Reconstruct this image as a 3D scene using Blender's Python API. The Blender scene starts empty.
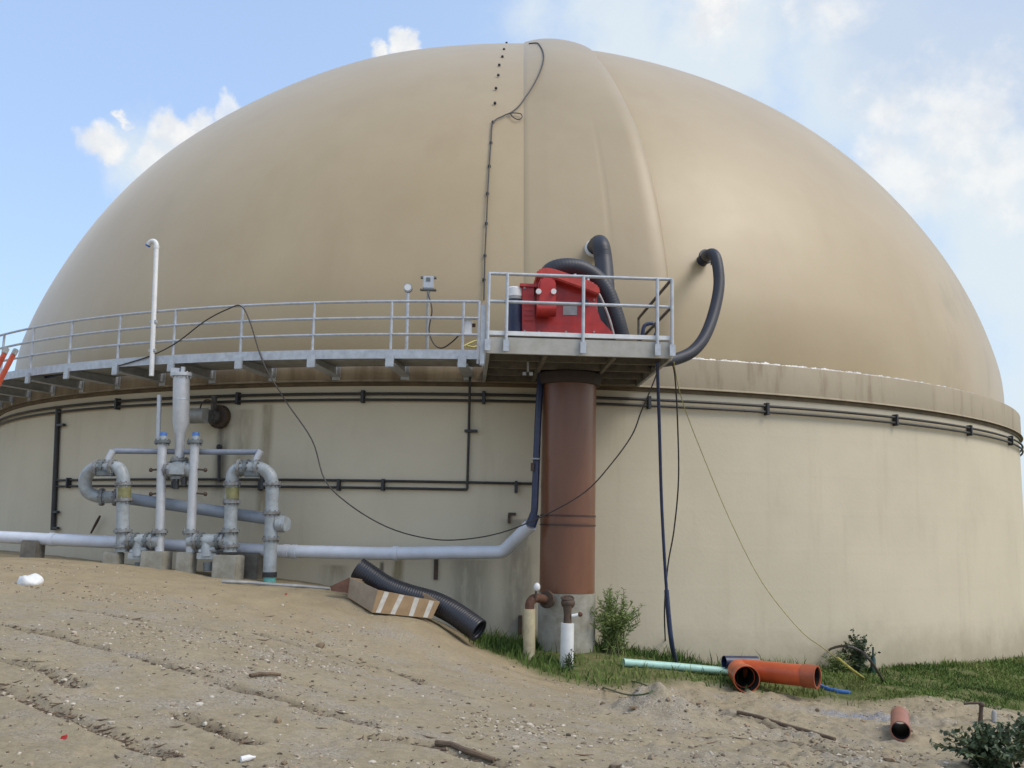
import bpy, bmesh, math, random
import numpy as np
from mathutils import Vector, Matrix
random.seed(7); rng = np.random.default_rng(7)
PI = math.pi
SC = bpy.context.scene
COL = SC.collection
# ------------------------------------------------------------------ camera model (metres; z = 0 is low ground)
F, PITCH, ROLL, YAW, CZ = 953.24, .1465, .0212, .0018, 3.0
cy_, sy_ = math.cos(YAW), math.sin(YAW)
FW = np.array([sy_*math.cos(PITCH), cy_*math.cos(PITCH), math.sin(PITCH)])
r0 = np.array([cy_, -sy_, 0.]); u0 = np.cross(r0, FW)
RT = math.cos(ROLL)*r0 + math.sin(ROLL)*u0
UP = -math.sin(ROLL)*r0 + math.cos(ROLL)*u0
CAM = np.array([0, 0, CZ])
TD = 33.786                      # tank axis stands at (0, TD)
Z_RIM, Z_BAND, Z_COND = 3.2424+CZ, 2.6045+CZ, 2.4021+CZ
DA, DK, DZ = 15.9325, .8594, 1.8876+CZ

def ray(px, py):
    return (px-512)/F*RT + (384-py)/F*UP + FW
def at(px, py, Y):               # point at world depth Y seen at a photo position
    d = ray(px, py); return CAM + d*(Y/d[1])
def atz(px, py, z):
    d = ray(px, py); return CAM + d*((z-CZ)/d[2])
def wall(px, py, r=16.0):        # point on an upright cylinder round the tank axis
    d = ray(px, py); a = d[0]**2+d[1]**2; b = -2*d[1]*TD; c = TD*TD-r*r
    s = max(b*b-4*a*c, 0); return CAM + d*((-b-math.sqrt(s))/2/a)
def onplane(px, py, dy=0):       # the upright plane of the pipe manifold
    d = ray(px, py); y0 = 17.55+dy-.15*6.3
    return CAM + d*(y0/(d[1]+.15*d[0]))
def ondome(px, py, off=0):
    d = ray(px, py); s = np.array([1, 1, 1/DK]); o = (CAM-np.array([0, TD, DZ]))*s; e = d*s; R = DA+off
    a, b, c = e@e, 2*o@e, o@o-R*R; q = b*b-4*a*c
    return CAM + d*((-b-math.sqrt(max(q, 0)))/2/a)
def polar(th, r, z): return np.array([r*math.sin(th), TD-r*math.cos(th), z])
def theta(p): return math.atan2(p[0], TD-p[1])

# ------------------------------------------------------------------ materials
def nd(nt, t, **kw):
    n = nt.nodes.new(t)
    for k, v in kw.items():
        if k in n.inputs: n.inputs[k].default_value = v
        else: setattr(n, k, v)
    return n
def mat(name, col, rough=.6, metal=0., col2=None, scale=6., amt=.35, bump=0., bscale=None, spec=.5, stretch=(1, 1, 1), detail=6, coat=0.):
    m = bpy.data.materials.new(name); m.use_nodes = True; nt = m.node_tree; L = nt.links
    b = nt.nodes['Principled BSDF']
    b.inputs['Roughness'].default_value = rough; b.inputs['Metallic'].default_value = metal
    b.inputs['Specular IOR Level'].default_value = spec; b.inputs['Coat Weight'].default_value = coat
    tc = nd(nt, 'ShaderNodeTexCoord'); mp = nd(nt, 'ShaderNodeMapping'); mp.inputs['Scale'].default_value = stretch
    L.new(tc.outputs['Object'], mp.inputs['Vector'])
    n = nd(nt, 'ShaderNodeTexNoise', Scale=scale, Detail=detail, Roughness=.62); L.new(mp.outputs[0], n.inputs['Vector'])
    r = nd(nt, 'ShaderNodeValToRGB'); r.color_ramp.elements[0].position = .35; r.color_ramp.elements[1].position = .68
    c2 = col2 or tuple(c*(1-amt) for c in col)
    r.color_ramp.elements[0].color = (*c2, 1); r.color_ramp.elements[1].color = (*col, 1)
    L.new(n.outputs['Fac'], r.inputs['Fac']); L.new(r.outputs[0], b.inputs['Base Color'])
    if bump:
        n2 = nd(nt, 'ShaderNodeTexNoise', Scale=bscale or scale*6, Detail=5.); L.new(mp.outputs[0], n2.inputs['Vector'])
        bp = nd(nt, 'ShaderNodeBump', Strength=bump, Distance=.02); L.new(n2.outputs['Fac'], bp.inputs['Height'])
        L.new(bp.outputs[0], b.inputs['Normal'])
    return m
M = {}
M['galv'] = mat('galvanised_steel', (.50, .52, .54), .45, .35, amt=.25, scale=9)
M['galv_dull'] = mat('dull_galvanised_steel', (.40, .40, .38), .6, .2, amt=.35, scale=5)
M['deckunder'] = mat('dark_deck_steel', (.17, .15, .12), .8, .1, amt=.4, scale=7)  # dark colour also carries the shade under the platform
M['grey'] = mat('grey_pipe_paint', (.37, .41, .43), .42, 0, (.25, .265, .26), scale=7, bump=.12, detail=9)
M['flange'] = mat('grimy_flange_paint', (.27, .30, .31), .55, 0, (.13, .11, .09), scale=11, bump=.2, detail=8)
M['grey_dark'] = mat('dark_grey_fitting', (.16, .18, .18), .55, .1, amt=.4, scale=9)
M['silver'] = mat('silver_paint', (.52, .53, .54), .4, .25, amt=.18, scale=6)
M['white'] = mat('white_plastic_pipe', (.62, .65, .70), .4, 0, amt=.14, scale=3)
M['whitep'] = mat('white_paint', (.72, .72, .70), .45, 0, amt=.15, scale=8)
M['black'] = mat('black_conduit', (.030, .030, .032), .5, 0, amt=.4, scale=8)
M['conduit'] = mat('weathered_black_conduit', (.040, .038, .034), .6, 0, (.022, .02, .018), scale=3)
M['cable'] = mat('cable_rubber', (.040, .034, .030), .6, 0, amt=.3, scale=9)
M['hose'] = mat('black_corrugated_plastic', (.018, .019, .026), .42, 0, amt=.35, scale=5, spec=.6)
M['hosebig'] = mat('dark_blue_grey_hose', (.020, .023, .033), .5, 0, amt=.3, scale=4)
M['bluehose'] = mat('blue_lay_flat_hose', (.030, .047, .11), .5, 0, amt=.4, scale=12)
M['red'] = mat('red_machine_paint', (.50, .026, .017), .45, 0, (.34, .018, .014), scale=6, bump=.04, coat=.15)
M['redlight'] = mat('faded_red_flange', (.55, .06, .04), .5, 0, amt=.3, scale=7)
M['brown'] = mat('red_brown_pipe_paint', (.185, .076, .037), .33, 0, (.135, .055, .028), scale=1.7, stretch=(1, 1, .35), bump=.05, spec=.5)
M['brownband'] = mat('dark_brown_joint', (.07, .032, .022), .5, 0, amt=.4, scale=6)
M['concrete'] = mat('rough_concrete', (.37, .355, .30), .9, 0, (.24, .22, .17), scale=4, bump=.3)
M['concrete_dark'] = mat('damp_concrete_block', (.21, .19, .155), .9, 0, (.12, .105, .085), scale=5, bump=.35)
M['cream'] = mat('yellowed_plastic_pipe', (.55, .48, .30), .5, 0, (.38, .32, .2), scale=6)
M['rust'] = mat('rusty_iron', (.16, .065, .032), .8, .1, (.06, .03, .02), scale=12, bump=.3)
M['iron'] = mat('dark_iron', (.05, .042, .036), .7, .2, (.10, .06, .035), scale=12, bump=.2)
M['blue'] = mat('blue_cap_plastic', (.05, .16, .45), .4, 0, amt=.25, scale=9)
M['navy'] = mat('navy_plastic', (.022, .030, .075), .4, 0, amt=.35, scale=6)
M['orange'] = mat('orange_sewer_pipe', (.54, .098, .024), .42, 0, (.38, .072, .022), scale=3, bump=.04)
M['pipe_shade'] = mat('pipe_inside_shade', (.012, .008, .006), .9, 0, amt=.3, scale=5)  # near-black stands in for the shade inside open pipes
M['terracotta'] = mat('red_brown_pipe_offcut', (.32, .115, .075), .5, 0, (.22, .09, .06), scale=7)
M['green_pipe'] = mat('pale_green_pipe', (.36, .58, .50), .4, 0, amt=.15, scale=5)
M['cardboard'] = mat('cardboard', (.40, .27, .145), .85, 0, (.32, .21, .11), scale=5, bump=.08)
M['cardgrey'] = mat('weathered_cardboard', (.33, .265, .185), .85, 0, (.26, .2, .135), scale=5, bump=.08)
M['tape'] = mat('pale_tape', (.70, .66, .58), .5, 0, (.55, .50, .42), scale=14)
M['cardin'] = mat('brown_flap', (.15, .07, .045), .85, 0, amt=.4, scale=5)
M['alu'] = mat('aluminium_strip', (.66, .65, .62), .5, .25, (.36, .34, .30), scale=9, bump=.4, bscale=30)
M['yellow'] = mat('yellow_label', (.25, .235, .10), .6, 0, amt=.35, scale=12)
M['rope'] = mat('yellow_rope', (.38, .34, .13), .8, 0, amt=.3, scale=18)
M['wood'] = mat('weathered_wood', (.17, .115, .07), .9, 0, (.09, .06, .04), scale=9, stretch=(1, 1, 1), bump=.3)
M['teal'] = mat('teal_plastic', (.13, .42, .38), .4, 0, amt=.2, scale=9)
M['ladder'] = mat('orange_fibreglass', (.50, .09, .04), .5, 0, amt=.3, scale=9)
M['yellowcable'] = mat('yellow_cable', (.40, .36, .07), .5, 0, amt=.2, scale=9)
M['bottle'] = mat('green_bottle', (.02, .07, .055), .2, 0, amt=.3, scale=9)
M['trash'] = mat('white_litter', (.75, .75, .73), .6, 0, amt=.15, scale=14, bump=.4)
M['redlit'] = mat('red_litter', (.45, .02, .02), .5, 0, amt=.2, scale=14)
def leafmat(name, c, c2):
    m = mat(name, c, .6, 0, c2, scale=3.5); b = m.node_tree.nodes['Principled BSDF']
    b.inputs['Subsurface Weight'].default_value = 0; return m
M['grass'] = leafmat('grass_blades', (.085, .125, .03), (.045, .075, .018))
M['weed'] = leafmat('weed_leaves', (.24, .30, .09), (.11, .16, .04))
M['weeddark'] = leafmat('dark_weed_leaves', (.07, .105, .04), (.032, .052, .022))
M['stem'] = mat('plant_stem', (.10, .11, .04), .7, 0, amt=.3)

# ------------------------------------------------------------------ mesh builder
class MB:
    def __init__(s): s.v = []; s.f = []
    def add(s, vs, fs):
        o = len(s.v); s.v += [tuple(map(float, p)) for p in vs]; s.f += [tuple(i+o for i in f) for f in fs]; return s
    def hexa(s, b, t):          # four bottom corners (ccw from above) and four top corners
        return s.add(list(b)+list(t), [(3, 2, 1, 0), (4, 5, 6, 7), (0, 1, 5, 4), (1, 2, 6, 5), (2, 3, 7, 6), (3, 0, 4, 7)])
    def box(s, c, size, rz=0, axes=None):
        c = np.array(c, float)
        if axes is None:
            ax = np.array([math.cos(rz), math.sin(rz), 0]); ay = np.array([-math.sin(rz), math.cos(rz), 0]); az = np.array([0, 0, 1.])
        else: ax, ay, az = axes
        x, y, z = (np.array(size)/2)
        P = lambda i, j, k: c+ax*x*i+ay*y*j+az*z*k
        return s.hexa([P(-1, -1, -1), P(1, -1, -1), P(1, 1, -1), P(-1, 1, -1)], [P(-1, -1, 1), P(1, -1, 1), P(1, 1, 1), P(-1, 1, 1)])
    def tube(s, path, r, seg=12, caps=True, hollow=0., closed=False, squash=1.):
        P = [np.array(p, float) for p in path]; n = len(P)
        R = list(r) if hasattr(r, '__len__') else [r]*n
        T = []
        for i in range(n):
            a = P[i-1] if (i > 0 or closed) else P[i]; b = P[(i+1) % n] if (i < n-1 or closed) else P[i]
            t = b-a; T.append(t/(np.linalg.norm(t)+1e-12))
        ref = np.array([0, 0, 1.]) if abs(T[0][2]) < .9 else np.array([1., 0, 0])
        u = np.cross(T[0], ref); u /= np.linalg.norm(u)
        vs, fs = [], []
        def ring(p, t, u, r):
            w = np.cross(t, u)
            return [p+r*(math.cos(2*PI*k/seg)*u+squash*math.sin(2*PI*k/seg)*w) for k in range(seg)]
        U = []
        for i in range(n):
            u = u-T[i]*(u@T[i]); u /= np.linalg.norm(u)+1e-12; U.append(u); vs += ring(P[i], T[i], u, R[i])
        for i in range(n-1 if not closed else n):
            for k in range(seg):
                a, b = i*seg+k, i*seg+(k+1) % seg; c = ((i+1) % n)*seg
                fs.append((a, b, c+(k+1) % seg, c+k))
        if closed: return s.add(vs, fs)
        if hollow:
            o = len(vs)
            for i in range(n): vs += ring(P[i], T[i], U[i], R[i]-hollow)
            for i in range(n-1):
                for k in range(seg):
                    a, b = o+i*seg+k, o+i*seg+(k+1) % seg; fs.append((b, a, a+seg, b+seg))
            for k in range(seg):
                k2 = (k+1) % seg; fs.append((k2, k, o+k, o+k2)); e = (n-1)*seg; fs.append((e+k, e+k2, o+e+k2, o+e+k))
        elif caps:
            fs.append(tuple(range(seg-1, -1, -1))); fs.append(tuple((n-1)*seg+k for k in range(seg)))
        return s.add(vs, fs)
    def cyl(s, a, b, r, r2=None, seg=16): return s.tube([a, b], [r, r if r2 is None else r2], seg)
    def sphere(s, c, r, seg=12, rings=8, sz=1.):
        c = np.array(c, float); vs = [c+np.array([0, 0, r*sz])]; fs = []
        for i in range(1, rings):
            a = PI*i/rings
            for k in range(seg): vs.append(c+r*np.array([math.sin(a)*math.cos(2*PI*k/seg), math.sin(a)*math.sin(2*PI*k/seg), sz*math.cos(a)]))
        vs.append(c-np.array([0, 0, r*sz])); n = len(vs)-1
        for k in range(seg): fs.append((0, 1+k, 1+(k+1) % seg)); fs.append((n, n-seg+(k+1) % seg, n-seg+k))
        for i in range(rings-2):
            for k in range(seg):
                a, b = 1+i*seg+k, 1+i*seg+(k+1) % seg; fs.append((a, a+seg, b+seg, b))
        return s.add(vs, fs)
    def build(s, name, m, parent=None, bevel=0., angle=40, origin=None):
        V = np.array(s.v)
        if parent is not None:
            root = parent
            while root.parent: root = root.parent
            o = np.array(root.location); pl = np.zeros(3)
        else:
            o = np.array(origin if origin is not None else [(V[:, 0].min()+V[:, 0].max())/2, (V[:, 1].min()+V[:, 1].max())/2, V[:, 2].min()]); pl = o
        me = bpy.data.meshes.new(name); me.from_pydata((V-o).tolist(), [], s.f)
        if bevel:
            bm = bmesh.new(); bm.from_mesh(me)
            bmesh.ops.recalc_face_normals(bm, faces=bm.faces)
            es = [e for e in bm.edges if len(e.link_faces) == 2 and e.calc_face_angle(0) > .5]
            bmesh.ops.bevel(bm, geom=es, offset=bevel, segments=2, affect='EDGES', clamp_overlap=True)
            bm.to_mesh(me); bm.free()
        else:
            bm = bmesh.new(); bm.from_mesh(me); bmesh.ops.recalc_face_normals(bm, faces=bm.faces); bm.to_mesh(me); bm.free()
        me.shade_smooth(); me.set_sharp_from_angle(angle=math.radians(angle))
        me.materials.append(m)
        ob = bpy.data.objects.new(name, me); COL.objects.link(ob); ob.location = pl
        if parent is not None: ob.parent = parent
        return ob
def tag(o, label, cat, group=None, kind=None):
    if label: o['label'] = label
    if cat: o['category'] = cat
    if group: o['group'] = group
    if kind: o['kind'] = kind
    return o
def thing(name, label, cat, loc, group=None):
    o = bpy.data.objects.new(name, None); COL.objects.link(o); o.location = tuple(float(c) for c in loc); o.empty_display_size = .2
    return tag(o, label, cat, group)
def spline(pts, n=8):            # Catmull-Rom
    P = [np.array(p, float) for p in pts]; P = [2*P[0]-P[1]]+P+[2*P[-1]-P[-2]]; out = []
    for i in range(1, len(P)-2):
        for k in range(n):
            t = k/n; a, b, c, d = P[i-1], P[i], P[i+1], P[i+2]
            out.append(.5*((2*b)+(-a+c)*t+(2*a-5*b+4*c-d)*t*t+(-a+3*b-3*c+d)*t**3))
    out.append(P[-2]); return out
def bend(pts, rad, n=6):         # polyline with rounded corners
    P = [np.array(p, float) for p in pts]; out = [P[0]]
    for i in range(1, len(P)-1):
        a = P[i-1]-P[i]; b = P[i+1]-P[i]; la, lb = np.linalg.norm(a), np.linalg.norm(b); r = min(rad, la*.48, lb*.48)
        A, B = P[i]+a/la*r, P[i]+b/lb*r
        for k in range(n+1):
            t = k/n; out.append((1-t)**2*A+2*t*(1-t)*P[i]+t*t*B)
    out.append(P[-1]); return out
def resample(path, d):
    P = np.array(path); s = np.r_[0, np.cumsum(np.linalg.norm(np.diff(P, axis=0), axis=1))]; n = max(2, int(s[-1]/d))
    t = np.linspace(0, s[-1], n+1); return [np.array([np.interp(x, s, P[:, i]) for i in range(3)]) for x in t]
def corrugated(path, r, pitch, depth, hollow=0., seg=18):
    p = resample(path, pitch/4); R = [r-(depth if (i % 4) in (2, 3) else 0)-(0) for i in range(len(p))]
    return MB().tube(p, R, seg, hollow=hollow)

# ------------------------------------------------------------------ ground height field
CTRL = [(-11, 22, -.85), (-6.4, 17.5, -.90), (-5.2, 17.3, -1.04), (-8.5, 17.8, -.79), (-6.9, 19.2, -1.0), (-3.87, 18.1, -1.11), (-3.9, 17.2, -1.12), (-1.56, 17.86, -1.62), (-.45, 17.79, -2.08), (.28, 17.7, -2.2),
        (1.0, 16.2, -2.05), (.9, 15.9, -2.2), (2.48, 17.9, -2.33), (3.62, 18.1, -2.48), (5.66, 18.8, -2.58), (7.5, 19.6, -2.68), (9.8, 21.1, -2.78), (11.9, 23, -2.9),
        (-.2, 15.6, -2.06), (.76, 15, -2.30), (1.66, 14.6, -2.39), (2.7, 14.4, -2.43), (3.44, 14.3, -2.47), (5.5, 15, -2.70), (7.2, 16, -2.79), (9.2, 17, -3.0),
        (-2.62, 15.95, -1.25), (-2.25, 15.4, -1.45), (-1.3, 15.55, -1.54), (-1.65, 16.1, -1.40), (-.55, 15.9, -1.95), (0, 0, -1.65), (-2.9, 5.4, -1.45), (0, 6.47, -1.65), (4.2, 7.8, -1.9), (-2.6, 9.5, -1.40), (-5.6, 13, -1.15),
        (-1.23, 10.5, -1.73), (1.45, 10, -2.08), (4.5, 11, -2.37), (-30, 20, -1.0), (30, 30, -3.3), (0, -10, -1.7), (20, 5, -2.4), (-15, 5, -1.3), (15, -6, -2.0), (-10, 17, -.82), (-20, 30, -1.), (0, 34, -2.0), (-9.3, 18.2, -.80)]
CT = np.array(CTRL); _k = lambda d2: .5*d2*np.log(d2+1e-9)
n_ = len(CT); A_ = np.zeros((n_+3, n_+3)); d2 = ((CT[:, None, :2]-CT[None, :, :2])**2).sum(-1)
A_[:n_, :n_] = _k(d2)+np.eye(n_)*.08; A_[:n_, n_] = 1; A_[:n_, n_+1:] = CT[:, :2]; A_[n_:, :n_] = A_[:n_, n_:].T
W_ = np.linalg.solve(A_, np.r_[CT[:, 2], 0, 0, 0])
def base_h(x, y):
    x = np.asarray(x, float); y = np.asarray(y, float); xc, yc = np.clip(x, -30, 30), np.clip(y, -10, 40)
    d = (xc[..., None]-CT[:, 0])**2+(yc[..., None]-CT[:, 1])**2
    return _k(d)@W_[:n_]+W_[n_]+W_[n_+1]*xc+W_[n_+2]*yc+CZ
def _hash(ix, iy, s):
    h = (ix.astype(np.int64)*374761393+iy.astype(np.int64)*668265263+s*1274126177) & 0xffffffff
    h = ((h ^ (h >> 13))*1274126177) & 0xffffffff; return ((h ^ (h >> 16)) & 0xffffff)/float(0xffffff)
def vnoise(x, y, s=0):
    ix, iy = np.floor(x), np.floor(y); fx, fy = x-ix, y-iy; fx = fx*fx*fx*(fx*(fx*6-15)+10); fy = fy*fy*fy*(fy*(fy*6-15)+10)
    a, b, c, d = _hash(ix, iy, s), _hash(ix+1, iy, s), _hash(ix, iy+1, s), _hash(ix+1, iy+1, s)
    return (a*(1-fx)+b*fx)*(1-fy)+(c*(1-fx)+d*fx)*fy-.5
def segdist(x, y, P):
    best = np.full(x.shape, 1e9)
    for (ax, ay), (bx, by) in zip(P[:-1], P[1:]):
        vx, vy = bx-ax, by-ay; t = np.clip(((x-ax)*vx+(y-ay)*vy)/(vx*vx+vy*vy), 0, 1)
        best = np.minimum(best, np.hypot(x-ax-t*vx, y-ay-t*vy))
    return best
def gplain(px, py):              # photo position -> the smooth ground
    d = ray(px, py); t = np.linspace(3, 40, 1500); P = CAM+d*t[:, None]; g = base_h(P[:, 0], P[:, 1])
    i = int(np.argmax(P[:, 2] < g)); return P[i]
RILLS = [[(-30, 624), (60, 640), (140, 658), (220, 682), (290, 704), (375, 728)], [(-20, 655), (35, 668), (75, 688)], [(-20, 684), (25, 697), (60, 715), (110, 735), (165, 755)],
         [(250, 632), (330, 655), (400, 676), (470, 700)], [(80, 612), (150, 622), (260, 640)], [(370, 740), (430, 748), (500, 766)], [(180, 716), (250, 742)],
         [(640, 738), (760, 745), (840, 760)], [(720, 712), (770, 727), (830, 742)], [(500, 668), (600, 690), (700, 700)]]
RX = [[tuple(gplain(*p)[:2]) for p in r] for r in RILLS]
GB = np.array([(-.9, 17.6), (-.55, 16.2), (-.2, 15.6), (.76, 15.0), (1.66, 14.9), (2.7, 15.35), (3.44, 15.5), (5.5, 15.8), (7.2, 16.4), (9.2, 17.0), (14, 18), (30, 20)])
def grass_m(x, y):               # >0 inside the grassy strip by the wall
    b = np.interp(x, GB[:, 0], GB[:, 1], left=99)
    return np.where(x < -.95, -1, (y-b)+.5*vnoise(x*1.3, y*1.3, 5))
def height(x, y, fine=True):
    x = np.asarray(x, float); y = np.asarray(y, float); h = base_h(x, y)
    rough = np.clip(.45+.55*(x-.1*y+.4)/2.5, .35, 1.3)*np.clip((y+4)/6, 0, 1)
    rough = np.where(y > 17.5, rough*.5, rough)
    h = h+.10*vnoise(x*.55, y*.55, 1)*rough+.055*vnoise(x*1.7+3, y*1.9, 2)*rough
    gm = np.clip(grass_m(x, y)*2, 0, 1)
    if fine:
        for k, (fr, am) in enumerate(((3.7, .040), (8.3, .024), (17, .014), (36, .007))):
            n = vnoise(x*fr, y*fr, 10+k); h = h+am*n*rough*(1-.7*gm)*(1.5 if k < 2 else 1)
        lump = np.clip(vnoise(x*5.2, y*5.2, 31)+vnoise(x*11, y*11, 32)*.6-.16, 0, 1); h = h+lump*.09*rough*(1-gm)*np.clip(vnoise(x*.8, y*.8, 33)*3+.6, 0.1, 1)
        for r in RX:
            w = .055+.02*np.sin(x*7); dd = segdist(x, y, r)+.05*vnoise(x*4, y*4, 44); h = h-.045*np.exp(-(dd/w)**2)+.022*np.exp(-((dd-.13)/.07)**2)
        mx, my = MOUND; h = h+.30*np.exp(-(((x-mx)/.75)**2+((y-my)/.5)**2))*(1+1.1*vnoise(x*3.4, y*3.4, 50)+.45*vnoise(x*8, y*8, 51))
    return h
MOUND = tuple(gplain(665, 722)[:2])
def gz(x, y): return float(height(np.array([x]), np.array([y]))[0])
def ground(px, py):
    d = ray(px, py); t = np.linspace(3, 40, 2500); P = CAM+d*t[:, None]; g = height(P[:, 0], P[:, 1])
    i = int(np.argmax(P[:, 2] < g)); p = P[i].copy(); p[2] = g[i]; return p

def build_ground():
    s = np.linspace(-1, 1, 720); ext = 1+np.cumsum(.006*1.32**np.arange(34)); s = np.r_[-ext[::-1], s, ext]
    y = [3.2]
    while y[-1] < 21: y.append(y[-1]+.0042*y[-1]*(1 if y[-1] < 19 else 3))
    y = np.array(y); far = y[-1]+np.cumsum(.3*1.35**np.arange(30)); near = y[0]-np.cumsum(.05*1.4**np.arange(28))
    y = np.r_[near[::-1], y, far]
    S, Y = np.meshgrid(s, y); X = S*(1.6+.60*np.clip(Y, 0, 22)); H = height(X, Y)
    rr = np.hypot(X, Y-TD); H = np.where(rr < 15.9, H-1.2*np.clip((15.9-rr)/.3, 0, 1), H)
    ny, nx = X.shape; V = np.stack([X, Y, H], -1).reshape(-1, 3)
    i = np.arange(ny-1)[:, None]*nx+np.arange(nx-1)[None]; Fc = np.stack([i, i+1, i+1+nx, i+nx], -1).reshape(-1, 4)
    me = bpy.data.meshes.new('ground'); me.vertices.add(len(V)); me.vertices.foreach_set('co', V.ravel())
    me.loops.add(Fc.size); me.loops.foreach_set('vertex_index', Fc.ravel()); me.polygons.add(len(Fc))
    me.polygons.foreach_set('loop_start', np.arange(0, Fc.size, 4)); me.update(calc_edges=True); me.shade_smooth()
    x, yy = V[:, 0], V[:, 1]
    def attr(n, v):
        a = me.attributes.new(n, 'FLOAT', 'POINT'); a.data.foreach_set('value', np.asarray(v, np.float32))
    attr('grassy', np.clip(grass_m(x, yy)*1.6+.35, 0, 1))
    rl = np.zeros(len(x))
    for r in RX: rl = np.maximum(rl, np.exp(-((segdist(x, yy, r)+.06*vnoise(x*4, yy*4, 44))/.075)**2))
    attr('rill', rl*np.clip(.55+1.5*vnoise(x*3, yy*3, 61), 0, 1))
    # grey gravelly mound, yellow sand by the tank, blue grey chippings
    mx, my = MOUND; g = np.exp(-(((x-mx+.15)/.75)**2+((yy-my)/.55)**2))
    for (px, py, a, b) in ((440, 700, .9, .5), (180, 602, .35, .25), (380, 630, 1., .5), (790, 735, 1.2, .5), (560, 700, .9, .4), (130, 655, .8, .3)):
        q = gplain(px, py); g = np.maximum(g, .75*np.exp(-(((x-q[0])/a)**2+((yy-q[1])/b)**2)))
    attr('gravelly', g)
    q = gplain(860, 715); attr('bluish', 1.3*np.exp(-(((x-q[0])/.75)**2+((yy-q[1])/.42)**4)))
    attr('yellowish', np.clip((yy-13.2-.25*np.minimum(x+2, 0))/2.2, 0, 1)*np.clip(1-(x-1)/3, .0, 1))
    ob = bpy.data.objects.new('ground', me); COL.objects.link(ob); ob['kind'] = 'structure'
    m = bpy.data.materials.new('sandy_ground'); m.use_nodes = True; nt = m.node_tree; L = nt.links; b = nt.nodes['Principled BSDF']
    b.inputs['Roughness'].default_value = .95; b.inputs['Specular IOR Level'].default_value = .15
    tc = nd(nt, 'ShaderNodeTexCoord')
    def noise(sc, d=6., rg=.6): n = nd(nt, 'ShaderNodeTexNoise', Scale=sc, Detail=d, Roughness=rg); L.new(tc.outputs['Object'], n.inputs['Vector']); return n.outputs['Fac']
    def ramp(f, p0, c0, p1, c1):
        r = nd(nt, 'ShaderNodeValToRGB'); e = r.color_ramp.elements; e[0].position, e[1].position = p0, p1; e[0].color, e[1].color = (*c0, 1), (*c1, 1); L.new(f, r.inputs['Fac']); return r.outputs[0]
    def mix(f, a, c, bl='MIX'):
        n = nd(nt, 'ShaderNodeMix', data_type='RGBA', blend_type=bl)
        if isinstance(f, float): n.inputs[0].default_value = f
        else: L.new(f, n.inputs[0])
        for s_, v in ((6, a), (7, c)):
            if isinstance(v, tuple): n.inputs[s_].default_value = (*v, 1)
            else: L.new(v, n.inputs[s_])
        return n.outputs[2]
    def math_(op, a, c):
        n = nd(nt, 'ShaderNodeMath', operation=op, use_clamp=True)
        for k, v in ((0, a), (1, c)):
            if isinstance(v, (int, float)): n.inputs[k].default_value = v
            else: L.new(v, n.inputs[k])
        return n.outputs[0]
    def at_(n): a = nd(nt, 'ShaderNodeAttribute', attribute_name=n); return a.outputs['Fac']
    sand = ramp(noise(1.1), .32, (.258, .215, .136), .70, (.36, .303, .198))
    sand = mix(.45, sand, ramp(noise(14., 8., .7), .3, (.165, .13, .08), .75, (.46, .38, .26)))
    yel = ramp(noise(2.3), .35, (.29, .222, .128), .7, (.40, .315, .188))
    c = mix(math_('MULTIPLY', at_('yellowish'), .6), sand, yel)
    grv = ramp(noise(42., 5., .85), .38, (.115, .098, .075), .62, (.50, .45, .375))
    gf = math_('MULTIPLY', at_('gravelly'), ramp(noise(4.), .38, (0, 0, 0), .6, (1, 1, 1)))
    gf2 = math_('MULTIPLY', math_('SUBTRACT', noise(1.5, 9., .72), .47), 5.)
    c = mix(math_('MAXIMUM', gf, math_('MULTIPLY', math_('MULTIPLY', gf2, .8), math_('SUBTRACT', 1.15, at_('yellowish')))), c, grv)
    c = mix(math_('MULTIPLY', at_('bluish'), ramp(noise(20., 5., .8), .4, (0, 0, 0), .6, (1, 1, 1))), c, ramp(noise(45.), .4, (.10, .12, .16), .65, (.38, .42, .50)))
    spk = ramp(noise(48., 3., .9), .58, (0, 0, 0), .66, (1, 1, 1)); lsp = ramp(noise(33., 4., .9), .62, (0, 0, 0), .70, (1, 1, 1)); c = mix(math_('MULTIPLY', lsp, .5), c, (.52, .45, .36))
    c = mix(math_('MULTIPLY', spk, .55), c, (.11, .085, .06))
    c = mix(math_('MULTIPLY', at_('rill'), .75), c, (.115, .085, .055))
    soil = ramp(noise(5., 8., .7), .42, (.075, .10, .028), .70, (.19, .165, .08))
    c = mix(at_('grassy'), c, soil)
    L.new(c, b.inputs['Base Color'])
    bp = nd(nt, 'ShaderNodeBump', Strength=.55, Distance=.02); L.new(noise(70., 6., .75), bp.inputs['Height'])
    bp2 = nd(nt, 'ShaderNodeBump', Strength=.5, Distance=.05); L.new(noise(18., 6., .7), bp2.inputs['Height']); L.new(bp.outputs[0], bp2.inputs['Normal']); L.new(bp2.outputs[0], b.inputs['Normal'])
    me.materials.append(m)
build_ground()

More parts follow.
